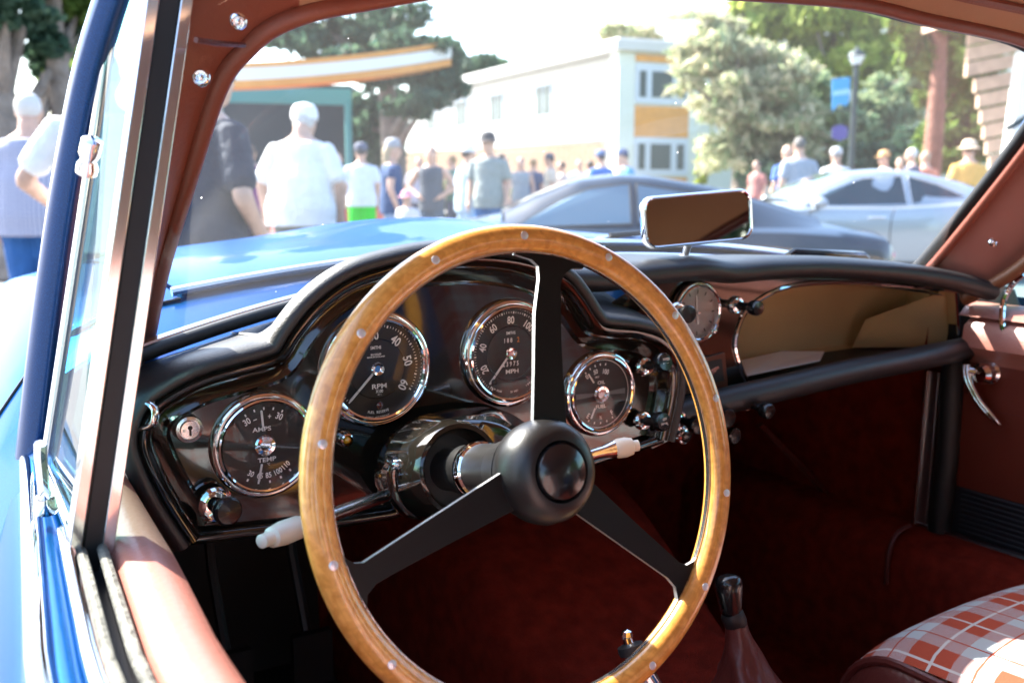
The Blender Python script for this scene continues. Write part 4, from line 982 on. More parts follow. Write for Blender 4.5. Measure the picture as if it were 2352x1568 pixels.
def sg():
    m, n, b = nodes('side_glass'); b.inputs['Base Color'].default_value = (.10, .17, .23, 1); b.inputs['Roughness'].default_value = .03; b.inputs['Coat Weight'].default_value = 1; b.inputs['Metallic'].default_value = .25; b.inputs['Specular IOR Level'].default_value = .9
    return m
M['side_glass'] = sg()
M['side_glass_dark'] = mat('side_glass_dark', (.012, .035, .055), .04, 0, .2)
# dark coupe: x, w, shoulder, deck, roof, roof half width
DK = [(0, .70, .70, .74, .70, .5), (.06, .80, .76, .79, .76, .52), (.35, .88, .80, .85, .86, .55), (.8, .92, .83, .90, .99, .58), (1.3, .94, .84, .92, 1.13, .62), (1.75, .94, .84, .92, 1.205, .63), (2.0, .94, .84, .91, 1.215, .63), (2.3, .93, .84, .90, 1.18, .62), (2.6, .93, .84, .90, 1.06, .60), (2.9, .93, .83, .90, .92, .58), (3.1, .93, .80, .86, .80, .5), (3.8, .91, .72, .77, .7, .5), (4.3, .80, .60, .66, .5, .5), (4.5, .6, .48, .52, .4, .4)]
yawL = math.pi-YAW
d0 = 7.93
tail = gr((2012-U0)/FPX*7.6, d0)
coupe('parked_car', 'dark navy fastback coupe parked across the front of the blue bonnet', DK, 'navy_paint', tail, yawL, [[(1.93, .10), (2.78, .10), (2.42, .80), (2.2, .92), (1.93, .95)], [(1.05, .30), (1.88, .12), (1.88, .95), (1.5, .90)]], (2.86, 2.36), (1.2, .5))
SV = [(0, .72, .80, .84, .8, .5), (.1, .82, .88, .91, .86, .55), (.5, .93, .93, .98, 1.02, .6), (.95, .96, .93, .98, 1.17, .62), (1.5, .96, .90, .96, 1.29, .64), (1.95, .95, .88, .94, 1.32, .64), (2.35, .94, .88, .93, 1.28, .63), (2.75, .94, .88, .93, 1.13, .62), (3.05, .94, .87, .93, .95, .6), (3.25, .94, .84, .9, .84, .5), (3.9, .92, .76, .8, .7, .5), (4.3, .82, .62, .68, .5, .5), (4.42, .6, .5, .55, .4, .4)]
tail = gr((2420-U0)/FPX*11.6, 12.7)
coupe('parked_car', 'silver grey coupe parked behind the dark car near the lamp post', SV, 'silver_paint', tail, yawL+.05, [[(1.72, .05), (2.95, .12), (2.62, .70), (2.2, .90), (1.72, .95)], [(1.0, .32), (1.66, .06), (1.66, .95), (1.3, .80)]], (3.0, 2.4), (1.1, .4), mirror_x=2.82)
RD = [(0, .7, .82, .86, .8, .5), (.15, .82, .88, .91, .8, .5), (1.0, .86, .86, .90, .8, .5), (2.4, .86, .84, .82, .8, .5), (3.4, .84, .80, .86, .7, .5), (4.0, .7, .6, .66, .5, .4)]
o_ = gr((800-U0)/FPX*17.5, 17.2)
rc, W_, _ = coupe('parked_car', 'red open roadster half hidden behind the man in green shorts', RD, 'red_paint', o_, YAW*0+math.radians(90)-YAW+.5, [], (0, 0), (0, 0), roof=False)
mb = MB(); mb.rings([[W_(2.5, a, .83), W_(2.3, a*.95, 1.08)] for a in (-.62, -.3, 0, .3, .62)], loop=False, cap=False); mb.build('windscreen', 'car_glass', rc)
for a in (-.35, .35):
    mb = MB(); mb.ell(W_(1.5, a, .88), (.1, .22, .14), 12); mb.build('seat', 'cabin_dark', rc)
# ---------------------------------------------------------------- white building with ochre panels
M['white_wall'] = mat('white_wall', (.50, .49, .47), .8, 0, 0, None, (2, .04))
M['siding'] = mat('siding', (.62, .64, .58), .8)
M['ochre'] = mat('ochre', (.62, .28, .07), .8, 0, 0, None, (3, .08))
M['win_frame'] = mat('win_frame', (.50, .54, .60), .5)
M['win_glass'] = mat('win_glass', (.03, .05, .05), .4)
M['roof_felt'] = mat('roof_felt', (.55, .54, .52), .9)
bx = thing('apartment_building', 'long white two storey building with ochre panels and white framed windows', 'building', gr(4.04, 39))
e1 = Vector((.903, .43)); e2 = Vector((-.43, .903))        # along the end wall, along the long wall (viewer frame)
def bp(a, b, z): return gr(4.04+e1.x*a+e2.x*b, 39+e1.y*a+e2.y*b, z)
def bbox(name, m, a0, a1, b0, b1, z0, z1, par=bx):
    mb = MB(); mb.prism([bp(a0, b0, z0), bp(a1, b0, z0), bp(a1, b1, z0), bp(a0, b1, z0)], (0, 0, z1-z0)); return mb.build(name, m, par, 0)
wallw = bbox('wall', 'white_wall', .35, 13, .6, 27, 3.0, 6.05)
bbox('lower_wall', 'white_wall', 1.2, 13, 1.5, 27, 0.1, 3.0)
bbox('soffit_band', 'white_wall', .0, 13, .3, 27.2, 2.85, 3.15)
bbox('end_wall', 'siding', .0, 13, 0, .6, .1, 6.1)
bbox('roof', 'white_wall', -.3, 13.5, -.35, 27.5, 6.1, 6.45); bbox('roof_deck', 'roof_felt', 0, 13, 0, 27, 6.45, 6.6)
for z0, z1 in ((.2, 1.35), (2.85, 4.1), (5.75, 6.0)): bbox('ochre_panel', 'ochre', .75, 3.25, -.06, .1, z0, z1)
for k in range(34): bbox('clapboard', 'siding', .0, .74, -.03, .02, .2+k*.17, .36+k*.17); bbox('clapboard', 'siding', 3.26, 7.5, -.03, .02, .2+k*.17, .36+k*.17)
for z0 in (1.45, 4.2):
    fr_ = bbox('window', 'win_frame', .75, 3.25, -.08, .05, z0, z0+1.45)
    for a0, a1 in ((.92, 1.22), (1.48, 2.42), (2.72, 3.05)): bbox('pane', 'win_glass', a0, a1, -.10, -.07, z0+.22, z0+1.2, fr_)
for k, b0 in enumerate((6.0, 11.0, 15.5, 20)):
    fr_ = bbox('window', 'win_frame', .29, .40, b0, b0+1.6, 4.0, 5.5); 
    bbox('pane', 'win_glass', .27, .30, b0+.1, b0+.75, 4.12, 5.38, fr_); bbox('pane', 'win_glass', .27, .30, b0+.85, b0+1.5, 4.12, 5.38, fr_)
# second building behind the trees, roof only in sight
b2 = thing('house', 'pale house roof edge showing above the treetops by the white building', 'building', gr(15, 55))
mb = MB(); mb.prism([gr(9, 58, 0), gr(26, 50, 0), gr(30, 58, 0), gr(13, 66, 0)], (0, 0, 9.4)); mb.build('wall', 'siding', b2, 0)
mb = MB(); mb.prism([gr(8, 57.5, 9.4), gr(26.5, 49, 9.4), gr(31, 58.5, 9.4), gr(13, 67, 9.4)], (0, 0, .6)); mb.build('roof', 'white_wall', b2, 0)
# tan board fence
M['fence_wood'] = mat('fence_wood', (.30, .19, .12), .85, 0, 0, None, (6, .12))
fe = thing('board_fence', 'tan vertical board fence in front of the white building', 'fence', gr(0, 33))
fa, fb = Vector((-4.2, 40.0)), Vector((2.9, 31.5)); nB = 44; bd_mesh = None
for k in range(nB):
    t0, t1 = k/nB, (k+.93)/nB; a = fa.lerp(fb, t0); b = fa.lerp(fb, t1); hh = 2.05+(.12 if (k//11) % 2 else 0)
    mb = MB(); mb.prism([gr(a.x, a.y, .15), gr(b.x, b.y, .15), gr(b.x, b.y+.05, .15), gr(a.x, a.y+.05, .15)], (0, 0, hh)); mb.build('board', 'fence_wood', fe, 0)
for zz in (.6, 2.25):
    mb = MB(); mb.prism([gr(fa.x, fa.y+.06, zz), gr(fb.x, fb.y+.06, zz), gr(fb.x, fb.y+.14, zz), gr(fa.x, fa.y+.14, zz)], (0, 0, .12)); mb.build('rail', 'fence_wood', fe, 0)
# ---------------------------------------------------------------- pavilion with teal valance, left
M['teal'] = mat('teal', (.05, .22, .22), .7); M['reflection_pale'] = mat('reflection_pale', (.66, .66, .60), .5); M['shade_wall'] = mat('shade_wall', (.03, .04, .05), .9)
pv = thing('pavilion', 'open pavilion with teal valance, and added pale and orange arcs imitating a windscreen reflection', 'building', gr(-4, 19))
def refl_band(z, th, dz, m, name, r0=0.0, u_a=480, u_b=1040, va=None, D0=19.0):
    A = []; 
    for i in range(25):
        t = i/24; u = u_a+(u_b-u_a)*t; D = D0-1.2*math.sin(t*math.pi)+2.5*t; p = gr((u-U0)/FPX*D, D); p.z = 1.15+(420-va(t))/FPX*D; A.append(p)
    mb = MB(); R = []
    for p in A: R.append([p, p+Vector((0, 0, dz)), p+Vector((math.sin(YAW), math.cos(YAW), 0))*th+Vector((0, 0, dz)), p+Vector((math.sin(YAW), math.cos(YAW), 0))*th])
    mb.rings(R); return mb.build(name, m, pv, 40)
arc = lambda t: 196-4*t-46*t*t  # solid curved bands added to imitate the wheel rim's reflection in the windscreen
refl_band(0, .5, .13, 'ochre', 'reflection_lower_band', va=lambda t: arc(t)+16)
refl_band(0, .6, .22, 'reflection_pale', 'fascia', va=arc)  # pale middle band of the imitated reflection, not a roof edge
refl_band(0, .4, .09, 'ochre', 'reflection_upper_band', va=lambda t: arc(t)-27)
D = 20.5
def pvp(u, v, d=D): p = gr((u-U0)/FPX*d, d); p.z = 1.15+(420-v)/FPX*d; return p
mb = MB(); mb.prism([pvp(470, 240), pvp(815, 248), pvp(815, 212), pvp(470, 208)], Vector((math.sin(YAW), math.cos(YAW), 0))*.15); mb.build('valance', 'teal', pv, 0)
for u in (808, 520):
    a = pvp(u, 245); mb = MB(); mb.tube([Vector((a.x, a.y, 0)), a], .07, 10); mb.build('post', 'teal', pv)
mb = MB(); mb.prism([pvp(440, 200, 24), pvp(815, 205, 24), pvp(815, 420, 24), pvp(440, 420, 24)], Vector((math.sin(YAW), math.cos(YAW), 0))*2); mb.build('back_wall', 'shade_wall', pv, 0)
# ---------------------------------------------------------------- trees
def leafmat(name, c1, c2, trans=.5):
    m, n, b = nodes(name); gi = N(n, 'ShaderNodeNewGeometry'); c = MIX(n, gi.outputs['Random Per Island'], c1, c2)
    n.links.new(c, b.inputs['Base Color']); b.inputs['Roughness'].default_value = .6; b.inputs['Specular IOR Level'].default_value = .3
    tl = N(n, 'ShaderNodeBsdfTranslucent'); n.links.new(c, tl.inputs[0]); mx = N(n, 'ShaderNodeMixShader', i_0=trans)
    n.links.new(b.outputs[0], mx.inputs[1]); n.links.new(tl.outputs[0], mx.inputs[2]); n.links.new(mx.outputs[0], n.nodes['Material Output'].inputs[0]); return m
M['leaf_dark'] = leafmat('leaf_dark', (.025, .065, .045), (.10, .17, .10))
M['leaf_mid'] = leafmat('leaf_mid', (.07, .14, .03), (.20, .28, .06))
M['leaf_yellow'] = leafmat('leaf_yellow', (.20, .30, .04), (.50, .54, .12))
M['leaf_blue'] = leafmat('leaf_blue', (.13, .24, .13), (.40, .44, .25))
M['leaf_tan'] = leafmat('leaf_tan', (.24, .33, .17), (.66, .58, .40))
M['bark'] = mat('bark', (.22, .18, .15), .9, 0, 0, (14, 1, 6, .05), (5, .35))
M['bark_red'] = mat('bark_red', (.22, .10, .07), .9, 0, 0, (10, 1, 6, .05), (4, .25))
M['bark_dark'] = mat('bark_dark', (.09, .07, .05), .9)
def leaves(cl, n, size, m, name, par, droop=0.0, narrow=1.0):
    """cl: clumps (centre, radius xyz); leaf-sized quads spread through them"""
    cl_c = np.array([c for c, r in cl]); cl_r = np.array([r for c, r in cl]); wgt = np.prod(cl_r, axis=1)**.66; wgt /= wgt.sum()
    idx = rng.choice(len(cl), n, p=wgt); d = rng.normal(size=(n, 3)); d /= np.linalg.norm(d, axis=1)[:, None]
    rad = rng.uniform(.25, 1.05, n)**.5; P = cl_c[idx]+d*cl_r[idx]*rad[:, None]
    a = rng.normal(size=(n, 3)); a[:, 2] -= droop; a /= np.linalg.norm(a, axis=1)[:, None]; b = rng.normal(size=(n, 3)); b -= a*(a*b).sum(1)[:, None]; b /= np.linalg.norm(b, axis=1)[:, None]
    s = size*rng.uniform(.6, 1.4, n)[:, None]; a *= s; b *= s*.55*narrow
    V = np.stack([P-a, P+b*.9-a*.1, P+a, P-b*.9-a*.1], 1).reshape(-1, 3)
    me = bpy.data.meshes.new(name); me.vertices.add(4*n); me.vertices.foreach_set('co', V.ravel().astype(np.float32)); me.loops.add(4*n); me.loops.foreach_set('vertex_index', np.arange(4*n, dtype=np.int32))
    me.polygons.add(n); me.polygons.foreach_set('loop_start', np.arange(0, 4*n, 4, dtype=np.int32)); me.update(calc_edges=True); me.validate(); me.materials.append(M[m])
    o = bpy.data.objects.new(name, me); COL.objects.link(o); attach(o, par); return o
def tree(label, u, D, crown, trunk_r, m, n, size, bark='bark', name='tree', spread=None, trunk_top=None, droop=0, narrow=1, lean=0, sub=26, group=None):
    """crown: list of (u, v, D offset, ru, rv) in picture units turned into real clumps at that distance"""
    base = gr((u-U0)/FPX*D, D); root = thing(name, label, 'tree', base, group); cl = []
    for cu, cv, dd, ru, rv in crown:
        d = D+dd; c = gr((cu-U0)/FPX*d, d); c.z = 1.15+(420-cv)/FPX*d; rx, rz = ru/FPX*d, rv/FPX*d
        for k in range(sub):        # break each mass into small uneven clumps
            q = rng.normal(size=3); q /= np.linalg.norm(q); q *= rng.uniform(.2, 1)**.5
            f = rng.uniform(.16, .42)
            cl.append(((c.x+q[0]*rx, c.y+q[1]*rx, c.z+q[2]*rz), (rx*f, rx*f, rz*f*.8)))
    leaves(cl, n, size, m, 'crown', root, droop, narrow)
    top = max(c[0][2] for c in cl)*.85 if trunk_top is None else trunk_top
    lx = lean*RT.x; ly = lean*RT.y
    pts = [base+Vector((lx*t*top+.1*trunk_r*math.sin(5*t)*3, ly*t*top, t*top)) for t in np.linspace(0, 1, 9)]
    mb = MB(); mb.tube(pts, [trunk_r*(1.35 if i == 0 else 1.08-.09*i) for i in range(9)], 14); tr_ = mb.build('trunk', bark, root, 70)
    for k in range(7):
        j = rng.integers(0, len(cl)); a = pts[int(rng.integers(3, 8))]; b = Vector(cl[j][0]); m_ = (a+b)/2+Vector((0, 0, .05*(a-b).length))
        mb = MB(); mb.tube([a, m_, b], [trunk_r*.35, trunk_r*.22, trunk_r*.08], 8); mb.build('limb', bark, tr_)
    return root
# left edge: big grey trunks with scattered leaves
tree('massive grey barked trunk at the far left behind the grey haired man', 40, 12, [(120, 110, .6, 80, 70), (60, 40, -.4, 90, 40), (200, 60, 1, 60, 60), (30, -60, 0, 150, 60)], .30, 'leaf_dark', 2600, .10, lean=-.02)
tree('forked brown trunk left of the blue windscreen pillar', 150, 12.6, [(185, 150, .5, 60, 90), (230, 40, .3, 70, 60), (150, -40, 0, 120, 60)], .24, 'leaf_mid', 1800, .10, lean=.05)
# dark broadleaf tree hanging over the pavilion
tree('dark broadleaf tree hanging over the pavilion', 900, 23, [(760, 105, 0, 120, 70), (900, 130, -1, 130, 70), (1010, 180, -1, 70, 70), (960, 240, -2, 80, 35), (850, 60, 0, 130, 40), (690, 60, 0, 90, 50), (880, 280, 1, 70, 90), (740, 270, 2, 110, 60)], .35, 'leaf_dark', 9000, .14)
tree('low dark evergreen behind the white capped man', 640, 27, [(600, 300, 0, 120, 70), (760, 310, 0, 100, 80), (860, 340, 0, 70, 70), (560, 250, 0, 90, 60)], .3, 'leaf_dark', 7000, .2, 'bark_dark')
tree('round treetop far behind the white building roof', 1130, 62, [(1110, 165, 0, 60, 25), (1040, 150, 0, 40, 40)], .3, 'leaf_dark', 2600, .3, 'bark_dark')
tree('hazy treetop just behind the building corner', 1400, 70, [(1450, 92, 0, 90, 14), (1560, 70, 4, 60, 25)], .3, 'leaf_tan', 2500, .35, 'bark_dark')
# right: feathery cedar, yellow green trees, dark ones
tree('feathery pale cedar in front of the ochre panels', 1690, 30, [(1640, 200, 0, 110, 60), (1720, 280, 0, 130, 70), (1640, 130, 0, 90, 50), (1620, 90, 0, 60, 40), (1750, 180, 0, 90, 70), (1680, 350, 0, 110, 50), (1790, 370, 0, 100, 50), (1800, 300, 0, 90, 60)], .3, 'leaf_tan', 9500, .24, narrow=.6, droop=.6)
tree('blue green cedar beside the lamp post', 1840, 33, [(1820, 230, 0, 90, 80), (1880, 310, 0, 110, 70), (1960, 290, 0, 90, 60), (2040, 230, 0, 80, 60), (1990, 350, 0, 100, 40)], .3, 'leaf_blue', 11000, .26, narrow=.6, droop=.5)
tree('tall yellow green tree behind the lamp post', 1900, 40, [(1700, 60, 0, 90, 50), (1760, 90, 0, 110, 70), (1880, 60, 0, 120, 70), (1820, 5, 0, 110, 40), (1990, 90, 0, 110, 80), (2050, 150, 0, 80, 80), (1900, 160, 0, 120, 60), (1960, 10, 0, 150, 40)], .35, 'leaf_yellow', 12500, .34)
tree('reddish barked tall trunk right of the lamp post', 2118, 24, [(2080, 30, 0, 100, 50), (2160, 60, 0, 60, 40), (2100, 130, .6, 60, 60), (2140, 210, .8, 50, 50)], .25, 'leaf_mid', 4200, .20, 'bark_red', trunk_top=7.0, lean=.02)
tree('dark green tree beside the timber porch', 2210, 27, [(2190, 160, 0, 60, 110), (2220, 260, 0, 60, 90), (2170, 330, 0, 80, 60), (2250, 120, 0, 60, 60)], .25, 'leaf_mid', 7500, .20, 'bark_dark')
tree('dense dark shrub tree under the cedar', 2060, 29, [(2010, 370, 0, 110, 35), (2100, 350, 0, 80, 50), (1900, 390, 0, 90, 30), (1760, 400, 0, 90, 30)], .15, 'leaf_dark', 6000, .18, 'bark_dark')
# little clipped conifer and hedge
tree('small pointed yellow green conifer by the ochre wall', 1602, 31, [(1602, 405, 0, 14, 30), (1602, 380, 0, 9, 22), (1602, 360, 0, 5, 14)], .06, 'leaf_yellow', 1800, .08, trunk_top=1.2, sub=10)
hg = thing('hedge', 'low clipped green hedge behind the man in green shorts', 'hedge', gr(-3, 26))
leaves([(tuple(gr(-7.5+k*.42, 26+.1*(k % 3), .6)), (.5, .45, .62)) for k in range(18)], 5000, .10, 'leaf_mid', 'foliage', hg)
# screen of trees behind the viewer, seen only as reflections in chrome and lacquer
for k, (x, y) in enumerate(((-13, -6), (-10, -12), (-3, -15), (5, -14), (12, -9), (-15, 3))):
    root = thing('tree', ('broad tree standing behind the car, reflected in the chrome, number %d from the left' % (k+1)), 'tree', (x, y, 0), 'trees behind the car')
    root['label'] = 'broad tree out of the picture, standing ' + ('far left rear of the blue car', 'left rear of the blue car', 'straight behind the blue car', 'right behind the blue car', 'far right rear of the blue car', 'to the left of the blue car')[k]
    leaves([((x+random.uniform(-2.4, 2.4), y+random.uniform(-2, 2), 1.1+random.uniform(0, 5)), (1.2, 1.2, 1.0)) for _ in range(30)], 3600, .3, ('leaf_mid', 'leaf_dark')[k % 2], 'crown', root)
    mb = MB(); mb.tube([(x, y, 0), (x+.1, y, 2.5), (x, y, 4.5)], [.3, .22, .1], 10); mb.build('trunk', 'bark', root)
# ---------------------------------------------------------------- street lamp with banner
M['lamp_iron'] = mat('lamp_iron', (.03, .045, .05), .5, .3); M['lamp_glass'] = mat('lamp_glass', (.6, .66, .66), .3)
M['banner'] = mat('banner', (.06, .32, .62), .7); M['banner_light'] = mat('banner_light', (.30, .56, .75), .7); M['sign_purple'] = mat('sign_purple', (.07, .06, .26), .6)
D = 21.5; lb = gr((1943-U0)/FPX*D, D); zt = lambda v: 1.15+(420-v)/FPX*D
lamp = thing('street_lamp', 'dark iron lamp post with lantern standing among the trees', 'street lamp', lb)
mb = MB(); mb.lathe(lb, (0, 0, 1), [(.16, 0), (.16, .35), (.10, .45), (.075, .9), (.06, 2.0), (.055, zt(165)), (.09, zt(163)), (.05, zt(160))], 16); mb.build('post', 'lamp_iron', lamp)
mb = MB(); mb.lathe(lb, (0, 0, 1), [(.08, zt(160)), (.17, zt(142)), (.16, zt(140))], 12); mb.build('lantern', 'lamp_glass', lamp)
mb = MB(); mb.lathe(lb, (0, 0, 1), [(.19, zt(142)), (.15, zt(134)), (.05, zt(128)), (.02, zt(122)), (.001, zt(120))], 12); mb.build('lantern_cap', 'lamp_iron', lamp)
def lp_(u, v, off=0.0): p = lb+RT*((u-1943)/FPX*D)+Vector((-math.sin(YAW), -math.cos(YAW), 0))*off; p.z = zt(v); return p
for v in (190, 258):
    mb = MB(); mb.tube([lp_(1943, v), lp_(1888, v)], .016, 8); mb.build('banner_arm', 'lamp_iron', lamp)
bn = MB(); bn.prism([lp_(u, v, .02) for u, v in ((1890, 192), (1930, 187), (1931, 236), (1926, 250), (1908, 246), (1894, 262))], Vector((math.sin(YAW), math.cos(YAW), 0))*.02); tag(bn.build('banner', 'banner', None, 0), 'blue banner hanging from the lamp post arm', 'banner')
ban = bpy.data.objects['banner']
mb = MB(); mb.prism([lp_(u, v, .035) for u, v in ((1893, 218), (1929, 212), (1929, 224), (1894, 228))], Vector((math.sin(YAW), math.cos(YAW), 0))*.01); o = mb.build('banner_stripe', 'banner_light', ban, 0)
mb = MB(); mb.prism([lp_(u, v, .09) for u, v in ((1894, 297), (1912, 291), (1928, 297), (1928, 320), (1911, 327), (1894, 320))], Vector((math.sin(YAW), math.cos(YAW), 0))*.02); mb.tube([lp_(1928, 308, .05), lp_(1943, 308)], .012, 6); tag(mb.build('round_sign', 'sign_purple', None, 0), 'small purple sign fixed to the lamp post below the banner', 'sign')
# ---------------------------------------------------------------- timber porch on the right
M['timber'] = mat('timber', (.55, .36, .25), .75, 0, 0, None, (5, .15)); M['white_paint'] = mat('white_paint', (.8, .78, .72), .6)
D = 19; po = thing('timber_porch', 'orange timber gable porch with a white post at the right edge', 'building', gr((2320-U0)/FPX*D, D))
def pp_(u, v, d=D): p = gr((u-U0)/FPX*d, d); p.z = 1.15+(420-v)/FPX*d; return p
fwdv = Vector((math.sin(YAW), math.cos(YAW), 0))
for k in range(9):
    v0 = 88+k*34; mb = MB(); u0 = 2185+k*9 if k > 2 else 2190
    mb.prism([pp_(u0, v0, 20), pp_(2700, v0-95, 20), pp_(2700, v0-64, 20), pp_(u0, v0+30, 20)], fwdv*.12); mb.build('cladding_board', 'timber', po, 0)
mb = MB(); mb.prism([pp_(2296, 390), pp_(2330, 390), pp_(2345, 132), pp_(2312, 132)], fwdv*.3); mb.build('post', 'white_paint', po, 0)
mb = MB(); mb.prism([pp_(2180, 60), pp_(2700, -80), pp_(2700, -105), pp_(2180, 40)], fwdv*2); mb.build('eave', 'timber', po, 0)
mb = MB(); mb.tube([pp_(2290, 300, 18), pp_(2500, 170, 18)], .06, 8); mb.build('handrail', 'lamp_iron', po)
# ================================================================ people
def person(label, u, vtop, H, face, shirt, pants, skin=(.50, .29, .20), hair=(.05, .035, .025), hat=None, D=None, girth=1.0, shorts=False, sleeve=.55, lean=0.0, head_tilt=0.0, arms=None, brim=False, vox=.018, long_hair=False, bag=None, group=None, vest=False, low=0):
    r_ = ray(u, vtop)
    if D is None:
        up = r_.z; s_ = (H-CAM.z)/up
    else: s_ = D
    hx = CAM+r_*s_; base = Vector((hx.x, hx.y, 0)); zoff = (hx.z-H) if D is not None else 0
    k = H/1.75
    fa = math.radians(face)-YAW            # 0: looks away from the viewer, 180: faces the viewer, 90: looks left
    cf, sf = math.cos(fa), math.sin(fa)
    tl = math.tan(math.radians(lean))
    def T(p):
        x, y, z = p
        if z > .95: y += (z-.95)*tl; z -= (z-.95)*(1-math.cos(math.radians(lean)))
        hz = .68*tl if False else 0
        return base+Vector(((x*cf-y*sf)*k, (x*sf+y*cf)*k, z*k))
    root = thing('person', label, 'person', base, group)
    g = girth
    torso = [(.84, .165*g, .125*g), (.93, .170*g, .13*g), (1.05, .152*g, .12*g), (1.16, .155*g, .118*g), (1.28, .172, .122), (1.37, .178, .112), (1.43, .140, .088), (1.475, .065, .062)]
    arms = arms or {}
    A = {}
    for sd in (-1, 1):
        sh_ = (sd*.19, 0, 1.375); el_, wr_ = arms.get(sd, ((sd*.255, -.03, 1.12), (sd*.25, .06, .88))); A[sd] = (sh_, el_, wr_)
    def ringT(mb, rows, n=18, yo=0): mb.rings([[T((rx*math.cos(2*math.pi*a/n), ry*math.sin(2*math.pi*a/n)+yo, z)) for a in range(n)] for z, rx, ry in rows])
    def limb(mb, a, b, ra, rb, n=10):
        a, b = T(a), T(b); d = (b-a).normalized(); mb.tube([a-d*ra*.5*k, a, a.lerp(b, .5), b, b+d*rb*.5*k], [ra*.6*k, ra*k, (ra+rb)/2*k*1.03, rb*k, rb*.6*k], n)
    mb = MB(); ringT(mb, torso)
    limb(mb, (0, -.005, 1.40), (0, .012, 1.54), .068, .060)
    hy = .03+.25*math.sin(math.radians(head_tilt))*.4; hz = 1.605-low
    mb.ell(T((0, hy, hz)), (.078*k, .098*k, .118*k), 16, Matrix.Rotation(fa, 3, 'Z')); mb.ell(T((0, hy+.03, hz-.06)), (.058*k, .062*k, .062*k), 12, Matrix.Rotation(fa, 3, 'Z'))
    limb(mb, (0, hy+.088, hz+.012), (0, hy+.112, hz-.022), .012, .016, 8)
    for sd in (-1, 1): mb.ell(T((sd*.078, hy-.005, hz-.005)), (.014*k, .022*k, .034*k), 8, Matrix.Rotation(fa, 3, 'Z'))
    for sd in (-1, 1):
        s0, e0, w0 = A[sd]; limb(mb, s0, e0, .056, .043); limb(mb, e0, w0, .044, .030)
        s0v, e0v, w0v = Vector(s0), Vector(e0), Vector(w0); d = (w0v-e0v).normalized(); sx = Vector((0, 1, 0)); sx = (sx-d*sx.dot(d)).normalized()
        limb(mb, tuple(w0v), tuple(w0v+d*.075), .030, .034)
        for q, L in ((-.028, .055), (-.010, .075), (.010, .080), (.028, .068)):
            a = w0v+d*.085+sx*q; mid = a+d*L*.55; b = mid+d*L*.4+Vector((-sd*.012, 0, 0)); limb(mb, tuple(a), tuple(mid), .0115, .0105, 8); limb(mb, tuple(mid), tuple(b), .0105, .009, 8)
        a = w0v+d*.03+sx*.03; limb(mb, tuple(a), tuple(a+d*.045+sx*.03), .014, .011, 8)
        hip = (sd*.092, 0, .88); kn = (sd*.105, .012, .49); an = (sd*.108, -.02, .09)
        limb(mb, hip, kn, .088*g**.5, .058); limb(mb, kn, an, .060, .040); limb(mb, (sd*.108, -.045, .045), (sd*.122, .16, .035), .043, .034)
    def fin(mb, name, m, v=vox):
        o = mb.build(name, m, root, 0); md = o.modifiers.new('join', 'REMESH'); md.mode = 'VOXEL'; md.voxel_size = v; md.use_smooth_shade = True
        sm_ = o.modifiers.new('smooth', 'SMOOTH'); sm_.factor = .5; sm_.iterations = 2; return o
    fin(mb, 'body', mat('skin', skin, .5, 0, 0, None, (20, .1)), min(vox, .016))
    mb = MB(); e = .022
    ringT(mb, [(z, rx+e*(1.5 if z < 1.1 else 1), ry+e*(1.5 if z < 1.1 else 1)) for z, rx, ry in [(.80, .168*g, .13*g)]+torso[:-1]])
    for sd in (-1, 1):
        s0, e0, w0 = A[sd]
        if not vest: en = Vector(s0).lerp(Vector(e0), min(1, sleeve*1.35)); limb(mb, s0, tuple(en), .068, .072)
        if sleeve > .9: limb(mb, e0, w0, .062, .045)
    fin(mb, 'shirt', shirt if not isinstance(shirt, tuple) else mat('cloth', shirt, .85, 0, 0, (14, .8, 4, .03), (12, .06)))
    mb = MB(); ringT(mb, [(.80, .172*g, .135*g), (.86, .175*g, .137*g), (.95, .17*g, .132*g), (1.0, .158*g, .125*g)])
    for sd in (-1, 1):
        kn = (sd*.105, .012, .49); an = (sd*.108, -.02, .11); limb(mb, (sd*.09, 0, .86), kn if not shorts else (sd*.108, .012, .50), .108*g**.5, .082 if not shorts else .105)
        if not shorts: limb(mb, kn, an, .080, .066)
    fin(mb, 'trousers' if not shorts else 'shorts', pants if not isinstance(pants, tuple) else mat('cloth', pants, .85, 0, 0, (14, .8, 4, .03), (10, .08)))
    for sd in (-1, 1):
        mb = MB(); limb(mb, (sd*.108, -.06, .045), (sd*.124, .175, .036), .052, .042); mb.build('shoe', mat('shoe', (.12, .11, .10), .6), root)
    if hair:
        mb = MB(); mb.ell(T((0, hy-.022, hz+.030)), (.086*k, .095*k, .098*k), 16, Matrix.Rotation(fa, 3, 'Z'))
        if long_hair:
            limb(mb, (0, hy-.07, hz), (0, -.06, 1.40), .075, .05)
        fin(mb, 'hair', mat('hair', hair, .6, 0, 0, (60, .6, 3, .01)))
    for sd in (-1, 1):
        mb = MB(); mb.ell(T((sd*.030, hy+.088, hz+.008)), (.010*k, .010*k, .007*k), 8); mb.build('eye', 'dial', root)
